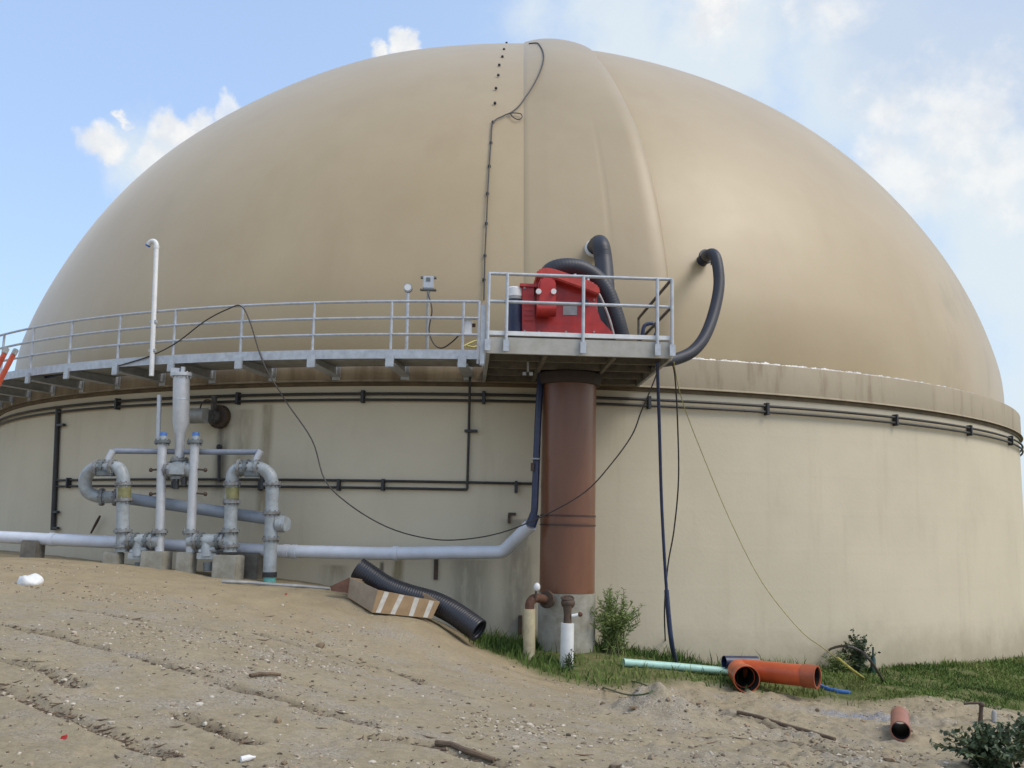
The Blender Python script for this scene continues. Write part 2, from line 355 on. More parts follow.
def gravel(name, spots, sizes, kind_m, squash=.65):
    ico = bmesh.new(); bmesh.ops.create_icosphere(ico, subdivisions=1, radius=1); V0 = np.array([v.co[:] for v in ico.verts]); F0 = np.array([[v.index for v in f.verts] for f in ico.faces]); ico.free()
    N = len(spots); x, y = spots[:, 0], spots[:, 1]; z = height(x, y)
    jit = V0[None]*(1+rng.uniform(-.32, .32, (N, len(V0), 1))); sc = sizes[:, None, None]*rng.uniform(.7, 1.3, (N, 1, 3)); sc[..., 2] *= squash
    P = jit*sc; a = rng.uniform(0, 2*PI, N); ca, sa = np.cos(a)[:, None], np.sin(a)[:, None]
    P = np.stack([P[..., 0]*ca-P[..., 1]*sa+x[:, None], P[..., 0]*sa+P[..., 1]*ca+y[:, None], P[..., 2]+(z+sizes*.22)[:, None]], -1).reshape(-1, 3)
    Fc = (F0[None]+(np.arange(N)*len(V0))[:, None, None]).reshape(-1, 3)
    me = bpy.data.meshes.new(name); me.from_pydata(P.tolist(), [], Fc.tolist())
    t = np.repeat(rng.uniform(0, 1, N), len(V0)); at = me.attributes.new('tone', 'FLOAT', 'POINT'); at.data.foreach_set('value', t.astype(np.float32))
    me.materials.append(kind_m); ob = bpy.data.objects.new(name, me); COL.objects.link(ob); ob['kind'] = 'stuff'; return ob
def tone_mat(name, stops, rough=.9):
    m = bpy.data.materials.new(name); m.use_nodes = True; nt = m.node_tree; b = nt.nodes['Principled BSDF']; b.inputs['Roughness'].default_value = rough; b.inputs['Specular IOR Level'].default_value = .2
    a = nd(nt, 'ShaderNodeAttribute', attribute_name='tone'); r = nd(nt, 'ShaderNodeValToRGB'); e = r.color_ramp.elements
    while len(e) < len(stops): e.new(.5)
    for k, (p, c) in enumerate(stops): e[k].position = p; e[k].color = (*c, 1)
    tc = nd(nt, 'ShaderNodeTexCoord'); n = nd(nt, 'ShaderNodeTexNoise', Scale=60., Detail=4.); nt.links.new(tc.outputs['Object'], n.inputs['Vector'])
    mx = nd(nt, 'ShaderNodeMix', data_type='RGBA', blend_type='MULTIPLY'); mx.inputs[0].default_value = .6
    rr = nd(nt, 'ShaderNodeValToRGB'); rr.color_ramp.elements[0].color = (.45, .45, .45, 1); rr.color_ramp.elements[1].color = (1.3, 1.3, 1.3, 1)
    nt.links.new(n.outputs['Fac'], rr.inputs['Fac']); nt.links.new(a.outputs['Fac'], r.inputs['Fac']); nt.links.new(r.outputs[0], mx.inputs[6]); nt.links.new(rr.outputs[0], mx.inputs[7]); nt.links.new(mx.outputs[2], b.inputs['Base Color']); return m
def scatter(n, y0, y1, f):
    y = np.exp(rng.uniform(math.log(y0), math.log(y1), n)); x = rng.uniform(-1, 1, n)*(.4+.60*y); w = f(x, y); k = rng.uniform(0, 1, n) < w; return np.stack([x[k], y[k]], 1)
def stone_w(x, y):
    r = .10+.9*np.clip(vnoise(x*.9, y*1.1, 71)*2.2+vnoise(x*3, y*3, 72)*.9-.05, 0, 1)
    for q in RX: r = np.maximum(r, .8*np.exp(-(segdist(x, y, q)/.12)**2))
    mx, my = MOUND; r = np.maximum(r, .95*np.exp(-(((x-mx)/.9)**2+((y-my)/.6)**2)))
    return r*np.where(grass_m(x, y) > .1, .03, 1)*np.where((y > 14.5) & (x < 0), .35, 1)
sp = scatter(42000, 4.8, 17, stone_w)
gravel('gravel', sp, rng.gamma(1.7, .0036, len(sp))+.0035, tone_mat('gravel_stones', [(0, (.10, .08, .055)), (.25, (.24, .19, .135)), (.6, (.38, .315, .23)), (.9, (.52, .46, .37)), (1, (.54, .49, .41))]))
def clod_w(x, y):
    mx, my = MOUND; r = .9*np.exp(-(((x-mx)/.8)**2+((y-my)/.5)**2))
    r = np.maximum(r, .5*np.clip((x-.16*y)/2, 0, 1)*np.clip(vnoise(x*1.2, y*1.5, 81)*3, 0, 1))
    return np.maximum(r, .02)*np.where(grass_m(x, y) > -.1, 0, 1)*np.where(y > 14, .1, 1)
sp = scatter(1500, 5, 15.5, clod_w)
gravel('dirt_clods', sp, rng.gamma(2.2, .010, len(sp))+.010, tone_mat('dirt_clods', [(0, (.13, .095, .06)), (.5, (.25, .185, .12)), (1, (.36, .28, .19))]), .7)['kind'] = 'stuff'
def twig_w(x, y):
    r = np.zeros(len(x))
    for q in RX: r = np.maximum(r, np.exp(-(segdist(x, y, q)/.07)**2))
    return np.maximum(r, .012)*np.where(grass_m(x, y) > 0, 0, 1)
def debris():
    sp = scatter(90000, 5, 15.5, twig_w)[:2200]; mb = MB(); z = height(sp[:, 0], sp[:, 1])
    for (x, y), zz in zip(sp, z):
        a = random.gauss(-.35, .7); l = min(.09, random.expovariate(1/.018)+.006); d = np.array([math.cos(a), math.sin(a), random.uniform(-.15, .15)])*l; c = np.array([x, y, zz+.006])
        mb.tube([c-d, c, c+d+np.array([0, 0, random.uniform(0, .015)])], [.002, .0035+l*.04, .0015], 4)
    tag(mb.build('twig_litter', M['wood'], origin=(0, 0, 0)), None, None, None, 'stuff')
debris()

# ------------------------------------------------------------------ grass
def build_grass():
    N = 210000; x = rng.uniform(-.8, 15, N); y = rng.uniform(14, 24, N); r = np.hypot(x, y-TD)
    g = grass_m(x, y); dens = np.clip(g*1.3+.18, 0, 1)*np.clip(.35+vnoise(x*1.6, y*1.6, 91)*2.2+.4, .08, 1)
    dens *= np.where((x > 1.6) & (x < 6) & (r > 16.7), .45, 1)*np.where((x > -.8) & (x < 1.6) & (r > 17.6), .6, 1)
    k = (r > 16.02) & (rng.uniform(0, 1, N) < dens); x, y, g, r = x[k], y[k], g[k], r[k]; N = len(x); z = height(x, y)
    tall = np.where(x < 1.9, .125, np.where(x > 5.8, .048, .085))*np.where(r < 16.35, 1.7, 1)*rng.gamma(5, .2, N)
    a = rng.uniform(0, 2*PI, N); w = rng.uniform(.006, .014, N); ln = rng.normal(0, .35, (N, 2))*tall[:, None]
    b = np.stack([x, y, z-.01], -1); d = np.stack([np.cos(a)*w, np.sin(a)*w, np.zeros(N)], -1)
    mid = b+np.c_[ln*.35, tall*.6]; tip = b+np.c_[ln, tall*.95]
    V = np.stack([b-d, b+d, mid+d*.7, mid-d*.7, tip], 1).reshape(-1, 3); o = np.arange(N)[:, None]*5
    Fq = (o+np.array([[0, 1, 2, 3]])).tolist(); Ft = (o+np.array([[3, 2, 4]])).tolist()
    me = bpy.data.meshes.new('grass'); me.from_pydata(V.tolist(), [], Fq+Ft)
    t = np.repeat(np.clip(.5+vnoise(x*1.1, y*1.1, 95)*1.1+rng.normal(0, .16, N), 0, 1), 5); at_ = me.attributes.new('tone', 'FLOAT', 'POINT'); at_.data.foreach_set('value', t.astype(np.float32))
    me.materials.append(tone_mat('grass_blades', [(0, (.045, .08, .018)), (.4, (.09, .145, .03)), (.75, (.14, .20, .045)), (1, (.19, .21, .065))], .7))
    ob = bpy.data.objects.new('grass', me); COL.objects.link(ob); tag(ob, None, None, None, 'stuff')
build_grass()

# ------------------------------------------------------------------ the digester tank
tank = thing('storage_tank', 'huge round beige tank with a tan membrane dome roof', 'tank', (0, TD, 0))
def lathe(prof, n=360, th0=-PI, th1=PI):
    vs, fs = [], []; cl = abs(th1-th0-2*PI) < 1e-6; c = n if cl else n+1; k = len(prof)
    for i in range(c):
        th = th0+(th1-th0)*i/n
        for (r, z) in prof: vs.append(polar(th, r, z))
    for i in range(n):
        j = (i+1) % c
        for q in range(k-1): fs.append((i*k+q, j*k+q, j*k+q+1, i*k+q+1))
    return MB().add(vs, fs)
def wall_mat(name, base, dark, lines=True):
    m = bpy.data.materials.new(name); m.use_nodes = True; nt = m.node_tree; L = nt.links; b = nt.nodes['Principled BSDF']
    b.inputs['Roughness'].default_value = .8; b.inputs['Specular IOR Level'].default_value = .25
    tc = nd(nt, 'ShaderNodeTexCoord')
    def noise(sc, st=(1, 1, 1), d=6., rg=.6):
        mp = nd(nt, 'ShaderNodeMapping'); mp.inputs['Scale'].default_value = st; L.new(tc.outputs['Object'], mp.inputs['Vector'])
        n = nd(nt, 'ShaderNodeTexNoise', Scale=sc, Detail=d, Roughness=rg); L.new(mp.outputs[0], n.inputs['Vector']); return n.outputs['Fac']
    def mixc(f, a, c, bl='MIX'):
        n = nd(nt, 'ShaderNodeMix', data_type='RGBA', blend_type=bl); L.new(f, n.inputs[0])
        for s_, v in ((6, a), (7, c)):
            if isinstance(v, tuple): n.inputs[s_].default_value = (*v, 1)
            else: L.new(v, n.inputs[s_])
        return n.outputs[2]
    def rmp(f, p0, v0, p1, v1):
        n = nd(nt, 'ShaderNodeMapRange', interpolation_type='SMOOTHSTEP'); n.inputs[1].default_value, n.inputs[2].default_value, n.inputs[3].default_value, n.inputs[4].default_value = p0, p1, v0, v1; L.new(f, n.inputs[0]); return n.outputs[0]
    def mul(a, c):
        n = nd(nt, 'ShaderNodeMath', operation='MULTIPLY', use_clamp=True)
        for k, v in ((0, a), (1, c)):
            if isinstance(v, float): n.inputs[k].default_value = v
            else: L.new(v, n.inputs[k])
        return n.outputs[0]
    c = mixc(rmp(noise(.35), .35, 0., .7, 1.), base, tuple(x*.90 for x in base))
    c = mixc(mul(rmp(noise(2.6, (1, 1, .10)), .54, 0., .80, 1.), .28), c, dark)                  # run marks
    c = mixc(mul(rmp(noise(1.3, (1, 1, .5), 8., .7), .55, 0., .8, 1.), .45), c, tuple((x+y)/2 for x, y in zip(base, dark)))
    sx = nd(nt, 'ShaderNodeSeparateXYZ'); L.new(tc.outputs['Object'], sx.inputs[0])
    if lines:
        # dampness with a ragged edge near the foot of the wall
        add = nd(nt, 'ShaderNodeMath', operation='MULTIPLY_ADD'); L.new(noise(.9, (1, 1, 1), 9., .7), add.inputs[0]); add.inputs[1].default_value = -2.0; L.new(sx.outputs['Z'], add.inputs[2])
        foot = rmp(add.outputs[0], -1.0, 1., .45, 0.); c = mixc(mul(foot, .5), c, (.19, .155, .095))
        # individual stains: (point on the wall, half width, top, length, colour)
        for (px, py0, py1, hw, colr, amt_) in ((398, 560, 645, .13, (.17, .125, .05), .75), (382, 563, 640, .05, (.06, .05, .035), .8), (268, 405, 530, .16, (.19, .14, .07), .6), (223, 425, 500, .20, (.07, .06, .05), .7),
                                               (245, 410, 480, .25, (.24, .18, .10), .5), (470, 560, 630, .45, (.12, .115, .085), .5), (520, 520, 648, .36, (.15, .14, .11), .6), (436, 558, 579, .045, (.05, .045, .035), .9),
                                               (335, 566, 590, .3, (.14, .11, .06), .6), (515, 645, 660, .3, (.1, .09, .06), .5)):
            a, e = wall(px, py0), wall(px, py1)
            vm = nd(nt, 'ShaderNodeVectorMath', operation='DISTANCE'); cb = nd(nt, 'ShaderNodeCombineXYZ'); L.new(sx.outputs['X'], cb.inputs[0]); L.new(sx.outputs['Y'], cb.inputs[1])
            L.new(cb.outputs[0], vm.inputs[0]); vm.inputs[1].default_value = (a[0], a[1]-TD, 0)
            w = rmp(vm.outputs['Value'], hw*.25, 1., hw*1.25, 0.)
            v0 = rmp(sx.outputs['Z'], a[2]-.02, 1., a[2]+.05, 0.); v1 = rmp(sx.outputs['Z'], e[2]-.2, 0., e[2]+.5, 1.)
            k = mul(mul(mul(w, v0), v1), rmp(noise(5., (1, 1, .25)), .25, .2, .6, 1.)); c = mixc(mul(k, amt_), c, colr)
    else:
        drips_and_shade = mul(rmp(noise(2.2, (1, 1, .12), 7., .65), .36, .25, .62, 1.), rmp(sx.outputs['X'], -1.6, 1., .6, 0.)); c = mixc(mul(drips_and_shade, .55), c, (.12, .085, .055))  # drip stains, with shade under the walkway painted into the same tone
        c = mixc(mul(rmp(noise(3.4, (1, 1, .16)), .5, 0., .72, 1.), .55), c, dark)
    L.new(c, b.inputs['Base Color'])
    bp = nd(nt, 'ShaderNodeBump', Strength=.16, Distance=.02); L.new(noise(14.), bp.inputs['Height'])
    if lines:   # faint formwork courses pressed in the render coat
        wv = nd(nt, 'ShaderNodeTexWave', wave_type='BANDS', bands_direction='Z', Scale=.42, Distortion=.15); L.new(tc.outputs['Object'], wv.inputs['Vector'])
        bp2 = nd(nt, 'ShaderNodeBump', Strength=.025, Distance=.03); L.new(rmp(wv.outputs['Fac'], .9, 0., 1., 1.), bp2.inputs['Height']); L.new(bp.outputs[0], bp2.inputs['Normal']); L.new(bp2.outputs[0], b.inputs['Normal'])
    else: L.new(bp.outputs[0], b.inputs['Normal'])
    return m
lathe([(16.0, -1.5), (16.0, 1.), (16., 3.), (16., 5.), (16.0, Z_BAND+.03)]).build('tank_wall', wall_mat('beige_render', (.575, .507, .372), (.36, .295, .20)), tank)
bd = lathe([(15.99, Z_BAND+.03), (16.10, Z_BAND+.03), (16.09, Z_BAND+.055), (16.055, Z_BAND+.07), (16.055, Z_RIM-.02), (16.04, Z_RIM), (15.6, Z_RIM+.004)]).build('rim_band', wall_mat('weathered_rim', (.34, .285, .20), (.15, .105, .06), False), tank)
lathe([(16.003, Z_BAND-.045), (16.035, Z_BAND-.045), (16.035, Z_BAND+.026), (16.003, Z_BAND+.026)]).build('drip_lip', mat('dirty_shaded_lip', (.15, .105, .055), .85, 0, (.08, .06, .035), scale=3), bd)  # lip colour mixes dirt with the shade line under the band

# dome with its overlapping flap
TL = [(523.5, y) for y in (44, 60, 80, 110, 150, 200, 240, 268, 300, 340)]
TR = [(588, 50), (598, 60), (610, 76), (623, 100), (638, 135), (650, 175), (658, 210), (664, 245), (668, 275), (673, 320), (676, 350)]
def edge_curve(pts):
    Q = [ondome(*p) for p in pts]; Q.sort(key=lambda p: p[2]); return np.array([p[2] for p in Q]), np.array([theta(p) for p in Q])
zL, aL = edge_curve(TL); zR, aR = edge_curve(TR)
def dome_r(z): return DA*math.sqrt(max(0, 1-((z-DZ)/(DA*DK))**2))
def flap_h(t, z, rho=None, a=None, b=None):
    if rho is None:
        rho = dome_r(z); a, b = float(np.interp(z, zL, aL)), float(np.interp(z, zR, aR))
    zn = min(1, max(0, (z-Z_RIM)/10.)); wd = (b-a)*rho
    if a < t < b:
        dl, dr = (t-a)*rho, (b-t)*rho; amp = (.04+.31*zn)*(1-.5*min(1, max(0, (z-11.5)/4)))
        h = .022*min(1, dl/.05)*min(1, dr/.05)+amp*math.exp(-(dr/(.42*wd+.2))**1.5)*math.sqrt(1-(1-min(1, dr/.42))**2)*min(1, dl/.5)
        tn = .8*min(1, max(0, (z-11.5)/3.0)); h = h*(1-tn)+tn*(.02*min(1, dl/.05)*min(1, dr/.05)+.17*math.sin(PI*dl/wd)**.8)
        cr = .60*wd; return h-.007*math.exp(-((dl-cr)/.035)**2)*min(1, max(0, (z-8.0)/1.0))*min(1, max(0, (12.4-z)/1.5))
    if t >= b: return -.03*zn*math.exp(-((t-b)*rho)/.3)
    return 0.
def build_dome():
    f0 = math.asin((Z_RIM-DZ)/(DA*DK)); ph = np.r_[np.linspace(f0, 1.45, 230), np.linspace(1.455, PI/2-.004, 14)]
    g = lambda n, p: (np.linspace(0, 1, n)**p)
    left = -(1-0)*g(150, 2.6)[::-1][:-1]                   # -1..0 towards the left edge
    ins = np.r_[0, .004, .02, np.linspace(.05, .6, 30), np.linspace(.62, .96, 34), np.linspace(.965, .999, 10), 1.0]
    right = g(160, 2.6)[1:]
    vs = []; FV = []
    for p in ph:
        z = DZ+DA*DK*math.sin(p); rho = DA*math.cos(p)
        a, b = float(np.interp(z, zL, aL)), float(np.interp(z, zR, aR))
        th = np.r_[a+left*(PI+a), a+ins*(b-a), b+right*(PI-b)]
        zn = min(1, max(0, (z-Z_RIM)/10.)); wd = (b-a)*rho
        for t in th:
            h = flap_h(t, z, rho, a, b); FV.append(1. if a < t < b else 0.)
            # slight waviness of the skin
            h += .018*math.sin(t*11+1.3*math.sin(z*.4))*math.cos(p)+.012*math.sin(z*1.3+2*t)
            if z < Z_RIM+.9 : h += .03*math.sin(t*34)*max(0, 1-(z-Z_RIM)/.9)*.4
            s = -.19*max(0, 1-(z-Z_RIM)/1.6)**2                 # skin tucks in at the clamp
            r = rho+h*math.cos(p)+s; vs.append(polar(t, max(r, .0), z+h*math.sin(p)))
    n = len(left)+len(ins)+len(right); fs = []
    for i in range(len(ph)-1):
        for j in range(n-1): fs.append((i*n+j, i*n+j+1, (i+1)*n+j+1, (i+1)*n+j))
    m = bpy.data.materials.new('tan_membrane'); m.use_nodes = True; nt = m.node_tree; L = nt.links; b = nt.nodes['Principled BSDF']
    b.inputs['Specular IOR Level'].default_value = .55; b.inputs['Sheen Weight'].default_value = .32; b.inputs['Sheen Roughness'].default_value = .38; b.inputs['Sheen Tint'].default_value = (1, .98, .95, 1)
    tc = nd(nt, 'ShaderNodeTexCoord')
    def noise(sc, st=(1, 1, 1), d=5.):
        mp = nd(nt, 'ShaderNodeMapping'); mp.inputs['Scale'].default_value = st; L.new(tc.outputs['Object'], mp.inputs['Vector']); q = nd(nt, 'ShaderNodeTexNoise', Scale=sc, Detail=d, Roughness=.6); L.new(mp.outputs[0], q.inputs['Vector']); return q.outputs['Fac']
    r = nd(nt, 'ShaderNodeValToRGB'); e = r.color_ramp.elements; e[0].position, e[1].position = .36, .66; e[0].color, e[1].color = (.342, .258, .142, 1), (.372, .288, .165, 1); L.new(noise(.35), r.inputs['Fac'])
    r2 = nd(nt, 'ShaderNodeValToRGB'); e = r2.color_ramp.elements; e[0].position, e[1].position = .52, .74; e[0].color, e[1].color = (0, 0, 0, 1), (.28, .28, .28, 1); L.new(noise(.7, (1, 1, .22), 7.), r2.inputs['Fac'])
    mx = nd(nt, 'ShaderNodeMix', data_type='RGBA'); L.new(r2.outputs[0], mx.inputs[0]); L.new(r.outputs[0], mx.inputs[6]); mx.inputs[7].default_value = (.27, .19, .095, 1)
    fa = nd(nt, 'ShaderNodeAttribute', attribute_name='flap'); fm = nd(nt, 'ShaderNodeMix', data_type='RGBA'); L.new(fa.outputs['Fac'], fm.inputs[0]); hsv = nd(nt, 'ShaderNodeHueSaturation', Saturation=.98, Value=.90); 
    sx = nd(nt, 'ShaderNodeSeparateXYZ'); L.new(tc.outputs['Object'], sx.inputs[0])
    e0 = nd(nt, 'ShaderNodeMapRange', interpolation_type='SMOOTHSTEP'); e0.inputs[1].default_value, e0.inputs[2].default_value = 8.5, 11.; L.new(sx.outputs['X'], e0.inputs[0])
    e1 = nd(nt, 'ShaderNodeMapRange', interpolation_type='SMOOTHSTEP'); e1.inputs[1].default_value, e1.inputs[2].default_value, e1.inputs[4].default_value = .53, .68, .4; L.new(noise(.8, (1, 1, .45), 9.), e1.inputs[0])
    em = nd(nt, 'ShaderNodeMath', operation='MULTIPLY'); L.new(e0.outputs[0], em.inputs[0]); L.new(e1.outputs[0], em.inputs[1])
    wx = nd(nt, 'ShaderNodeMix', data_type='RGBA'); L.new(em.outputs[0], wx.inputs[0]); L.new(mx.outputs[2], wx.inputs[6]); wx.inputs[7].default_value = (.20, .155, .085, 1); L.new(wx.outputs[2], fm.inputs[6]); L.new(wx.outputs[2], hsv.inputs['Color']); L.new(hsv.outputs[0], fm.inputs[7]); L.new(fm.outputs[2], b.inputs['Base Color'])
    rr = nd(nt, 'ShaderNodeMapRange'); rr.inputs[3].default_value, rr.inputs[4].default_value = .42, .52; L.new(noise(1.2), rr.inputs[0]); L.new(rr.outputs[0], b.inputs['Roughness'])
    bp = nd(nt, 'ShaderNodeBump', Strength=.10, Distance=.05); L.new(noise(1.6, (1, 1, .6), 8.), bp.inputs['Height']); L.new(bp.outputs[0], b.inputs['Normal'])
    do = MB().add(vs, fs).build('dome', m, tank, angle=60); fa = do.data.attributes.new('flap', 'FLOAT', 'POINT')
    fa.data.foreach_set('value', np.array(FV, np.float32)); return do
dome = build_dome()
dome['label'] = 'tan fabric dome with one raised overlapping flap'
# crumpled aluminium strip along the foot of the dome
st = MB(); vs, fs = [], []; n = 900
for i in range(n):
    t = .13+.66*i/(n-1); w = .5+.5*math.sin(i*.17)*math.sin(i*.073+1); j = .006*math.sin(i*.9)+.008*math.sin(i*.31)
    for r, z in ((15.90, 0.006), (15.885, .035+.03*w+j), (15.72, .06+.02*w+j)): vs.append(polar(t, r, Z_RIM+z))
for i in range(n-1):
    for q in range(2): fs.append((i*3+q, i*3+3+q, i*3+4+q, i*3+1+q))
st.add(vs, fs).build('clamp_strip', M['alu'], tank)
CLIPS = [(506.5, 43.6), (504, 50), (502.4, 57.3), (499.3, 65.7), (498.3, 75.9), (496, 89), (495, 103.8), (493, 122.8), (491, 143.4), (489.4, 166.8), (487.6, 194), (486.4, 224), (485, 256), (484, 280)]
for c in CLIPS:
    p = ondome(*c); nrm = (p-np.array([0, TD, DZ]))*np.array([1, 1, 1/DK**2]); nrm /= np.linalg.norm(nrm)
    MB().tube([p, p+nrm*.045, p+nrm*.05], [.034, .03, .012], 8).build('cable_clip', M['black'], dome)
def ondomef(px, py, off):
    p = ondome(px, py, off); return ondome(px, py, off+max(0, flap_h(theta(p), p[2])))
dc = [ondomef(*p, .035) for p in [(484, 300), (485, 256), (486.6, 222), (487.8, 194), (489.3, 167), (491, 143.4), (493, 123), (503, 116), (511, 112.5), (519, 106), (525, 98), (533, 86), (540, 72), (543.5, 60), (543, 52), (540, 46)]]
e1 = ondomef(537, 43, .035); dc += [e1, ondomef(529, 43.5, .035)]
lp = [ondomef(*p, .05) for p in [(510, 113), (513, 117), (518, 119.5), (522, 117.5), (521, 114), (516, 113), (511, 113)]]
MB().tube(spline(dc, 6), .016, 6).tube(spline(lp, 5), .012, 6).build('dome_cable', M['cable'])
tag(bpy.data.objects['dome_cable'], 'thin black cable clipped up the face of the tan dome', 'cable')

# ------------------------------------------------------------------ conduits on the wall
def arc(th0, th1, r, z, n=None):
    n = n or max(2, int(abs(th1-th0)/.01)); return [polar(th0+(th1-th0)*i/n, r, z) for i in range(n+1)]
def clampbox(p, h, w=.055, d=.11):
    t = theta(p); return MB().box(polar(t, 16.0+d/2+.002, p[2]), (w, d, h), rz=t)
cd = thing('cable_conduit', 'pair of black conduits ringing the tank just under its rim band', 'conduit', polar(0, 16, Z_COND-.1))
MB().tube(arc(-1.5, 1.5, 16.07, Z_COND), .028, 8).build('tube', M['conduit'], cd)
MB().tube(arc(-1.5, 1.5, 16.07, Z_COND-.115), .026, 8).build('tube', M['conduit'], cd)
for (px, py) in ((240, 398), (364, 397), (484, 397), (648, 402), (765, 408), (893, 419), (967, 431), (1008, 440), (120, 405)):
    p = wall(px, py); p[2] = Z_COND-.055; clampbox(p, .24, .06, .12).build('clamp', M['black'], cd, bevel=.006)
lc = thing('cable_conduit', 'lower pair of black conduits crossing the wall behind the grey pipework', 'conduit', wall(300, 487))
zl0 = wall(300, 480)[2]; zl1 = wall(300, 487)[2]
tA, tB = theta(wall(57, 484)), theta(wall(535, 486)); tC = theta(wall(468, 470))
MB().tube(arc(tA, tB, 16.05, zl0), .024, 8).build('tube', M['conduit'], lc)
zt = Z_COND+.35
MB().tube(bend(arc(tA, tC-.004, 16.05, zl1)+[polar(tC, 16.05, zl1), polar(tC, 16.05, (zl1+zt)/2), polar(tC, 16.05+.06, zt)], .10), .024, 8).build('tube', M['conduit'], lc)
for (px, py) in ((71, 483), (176, 483), (262, 485), (384, 485), (516, 487), (340, 485)):
    clampbox(wall(px, py), .22, .055).build('clamp', M['black'], lc, bevel=.006)
for (px, py) in ((471, 431),):
    MB().box(wall(px, py, 16.06), (.24, .09, .05), rz=theta(wall(px, py))).build('clamp', M['black'], lc, bevel=.006)
vc = thing('cable_conduit', 'upright black conduit down the far left of the tank wall', 'conduit', wall(54, 532))
a, b_ = wall(58, 409, 16.06), wall(53, 530, 16.06)
MB().tube([a, (a+b_)/2, b_], .055, 10).build('tube', M['conduit'], vc)
for py in (425, 512, 528):
    p = wall(61 if py == 425 else 56, py, 16.07); MB().box(p, (.30 if py == 425 else .2, .07, .05), rz=theta(p)).build('clamp', M['black'], vc, bevel=.006)
p0, p1 = wall(91, 533, 16.1), wall(100, 516, 16.12)
tag(MB().tube([p0, p0*.3+p1*.7, p1], [.02, .03, .022], 8).build('bent_bracket', M['iron']), 'short dark bar leaning out of the wall above the white pipe', 'bracket')

# valve high on the wall behind the silver cylinder
wv = thing('wall_valve', 'dark round valve on the stained wall beside the tall silver cylinder', 'valve', wall(212, 432))
c = wall(213, 415, 16.15); nrm = np.array([math.sin(theta(c)), -math.cos(theta(c)), 0]); tng = np.array([math.cos(theta(c)), math.sin(theta(c)), 0]); zz = np.array([0, 0, 1.])
MB().cyl(wall(221, 417, 16.0), wall(221, 417, 16.0)+nrm*.10, .235, seg=24).cyl(wall(221, 417, 16.1), wall(221, 417, 16.1)+nrm*.08, .20, seg=24).build('flange', M['iron'], wv)
q = wall(213, 417, 16.25); MB().sphere(q, .15, 14, 10).cyl(q-nrm*.2, q+nrm*.15, .12, seg=16).cyl(q, q+zz*.42, .055).build('valve_body', mat('dirty_grey_iron', (.13, .12, .105), .7, .2, (.06, .055, .045), scale=8), wv)
q = wall(195, 416, 16.45); MB().cyl(q-tng*.10, q+tng*.28, .15, seg=20).sphere(q-tng*.08, .15, 16, 10).build('actuator', mat('grey_actuator', (.34, .33, .29), .5, .1, amt=.25), wv)
q = wall(207, 408, 16.35); MB().tube([q+.16*(math.cos(t)*tng+math.sin(t)*zz) for t in np.linspace(0, 2*PI, 20, endpoint=False)], .016, 6, closed=True).build('handwheel', M['iron'], wv)
for t in range(4):
    q = wall(221, 417, 16.1)+.205*(math.cos(t*PI/2+.4)*tng+math.sin(t*PI/2+.4)*zz); MB().cyl(q, q+nrm*.06, .02, seg=6).build('bolt', M['iron'], wv)
q0, q1 = wall(219, 447, 16.05), wall(219, 482, 16.05)
tag(MB().tube([q0, (q0+q1)/2, q1], .03, 8).sphere(q0, .055).build('drain_tube', M['conduit']), 'thin dark tube running down the wall below the round valve', 'tube')

# ------------------------------------------------------------------ catwalk round the tank
RW = 17.25; ZT, ZDk = 3.91+CZ, 2.99+CZ
tE = theta(wall(479, 330, RW)); tS = -1.42
cw = thing('catwalk', 'curved galvanised walkway with a triple rail round the tank rim', 'walkway', polar(-.5, 16.7, 2.7+CZ))
def ringsec(th0, th1, prof, n=160):
    vs, fs = [], []; k = len(prof)
    for i in range(n+1):
        for r, z in prof: vs.append(polar(th0+(th1-th0)*i/n, r, z))
    for i in range(n):
        for q in range(k): fs.append((i*k+q, (i+1)*k+q, (i+1)*k+(q+1) % k, i*k+(q+1) % k))
    fs.append(tuple(range(k-1, -1, -1))); fs.append(tuple(n*k+q for q in range(k))); return MB().add(vs, fs)
ringsec(tS, tE, [(16.12, ZDk-.07), (RW-.03, ZDk-.07), (RW-.03, ZDk-.03), (16.12, ZDk-.03)]).build('deck', M['galv_dull'], cw)
ringsec(tS, tE, [(RW-.026, ZDk-.12), (RW+.004, ZDk-.12), (RW+.004, ZDk+.045), (RW-.026, ZDk+.045)]).build('toe_board', M['galv'], cw)
for z in (ZT, ZT-.30, ZT-.60):
    MB().tube(arc(tS, tE, RW-.02, z), .026, 8).build('rail', M['galv'], cw)
PX = [(478.5, 1), (463, 0), (391, 0), (313, 0), (241, 0), (174, 0), (119, 0), (71, 0), (33, 0), (4, 0)]
ths = [theta(wall(px, 330, RW)) for px, _ in PX]
ths += [ths[-1]-.085*k for k in (1, 2, 3)]
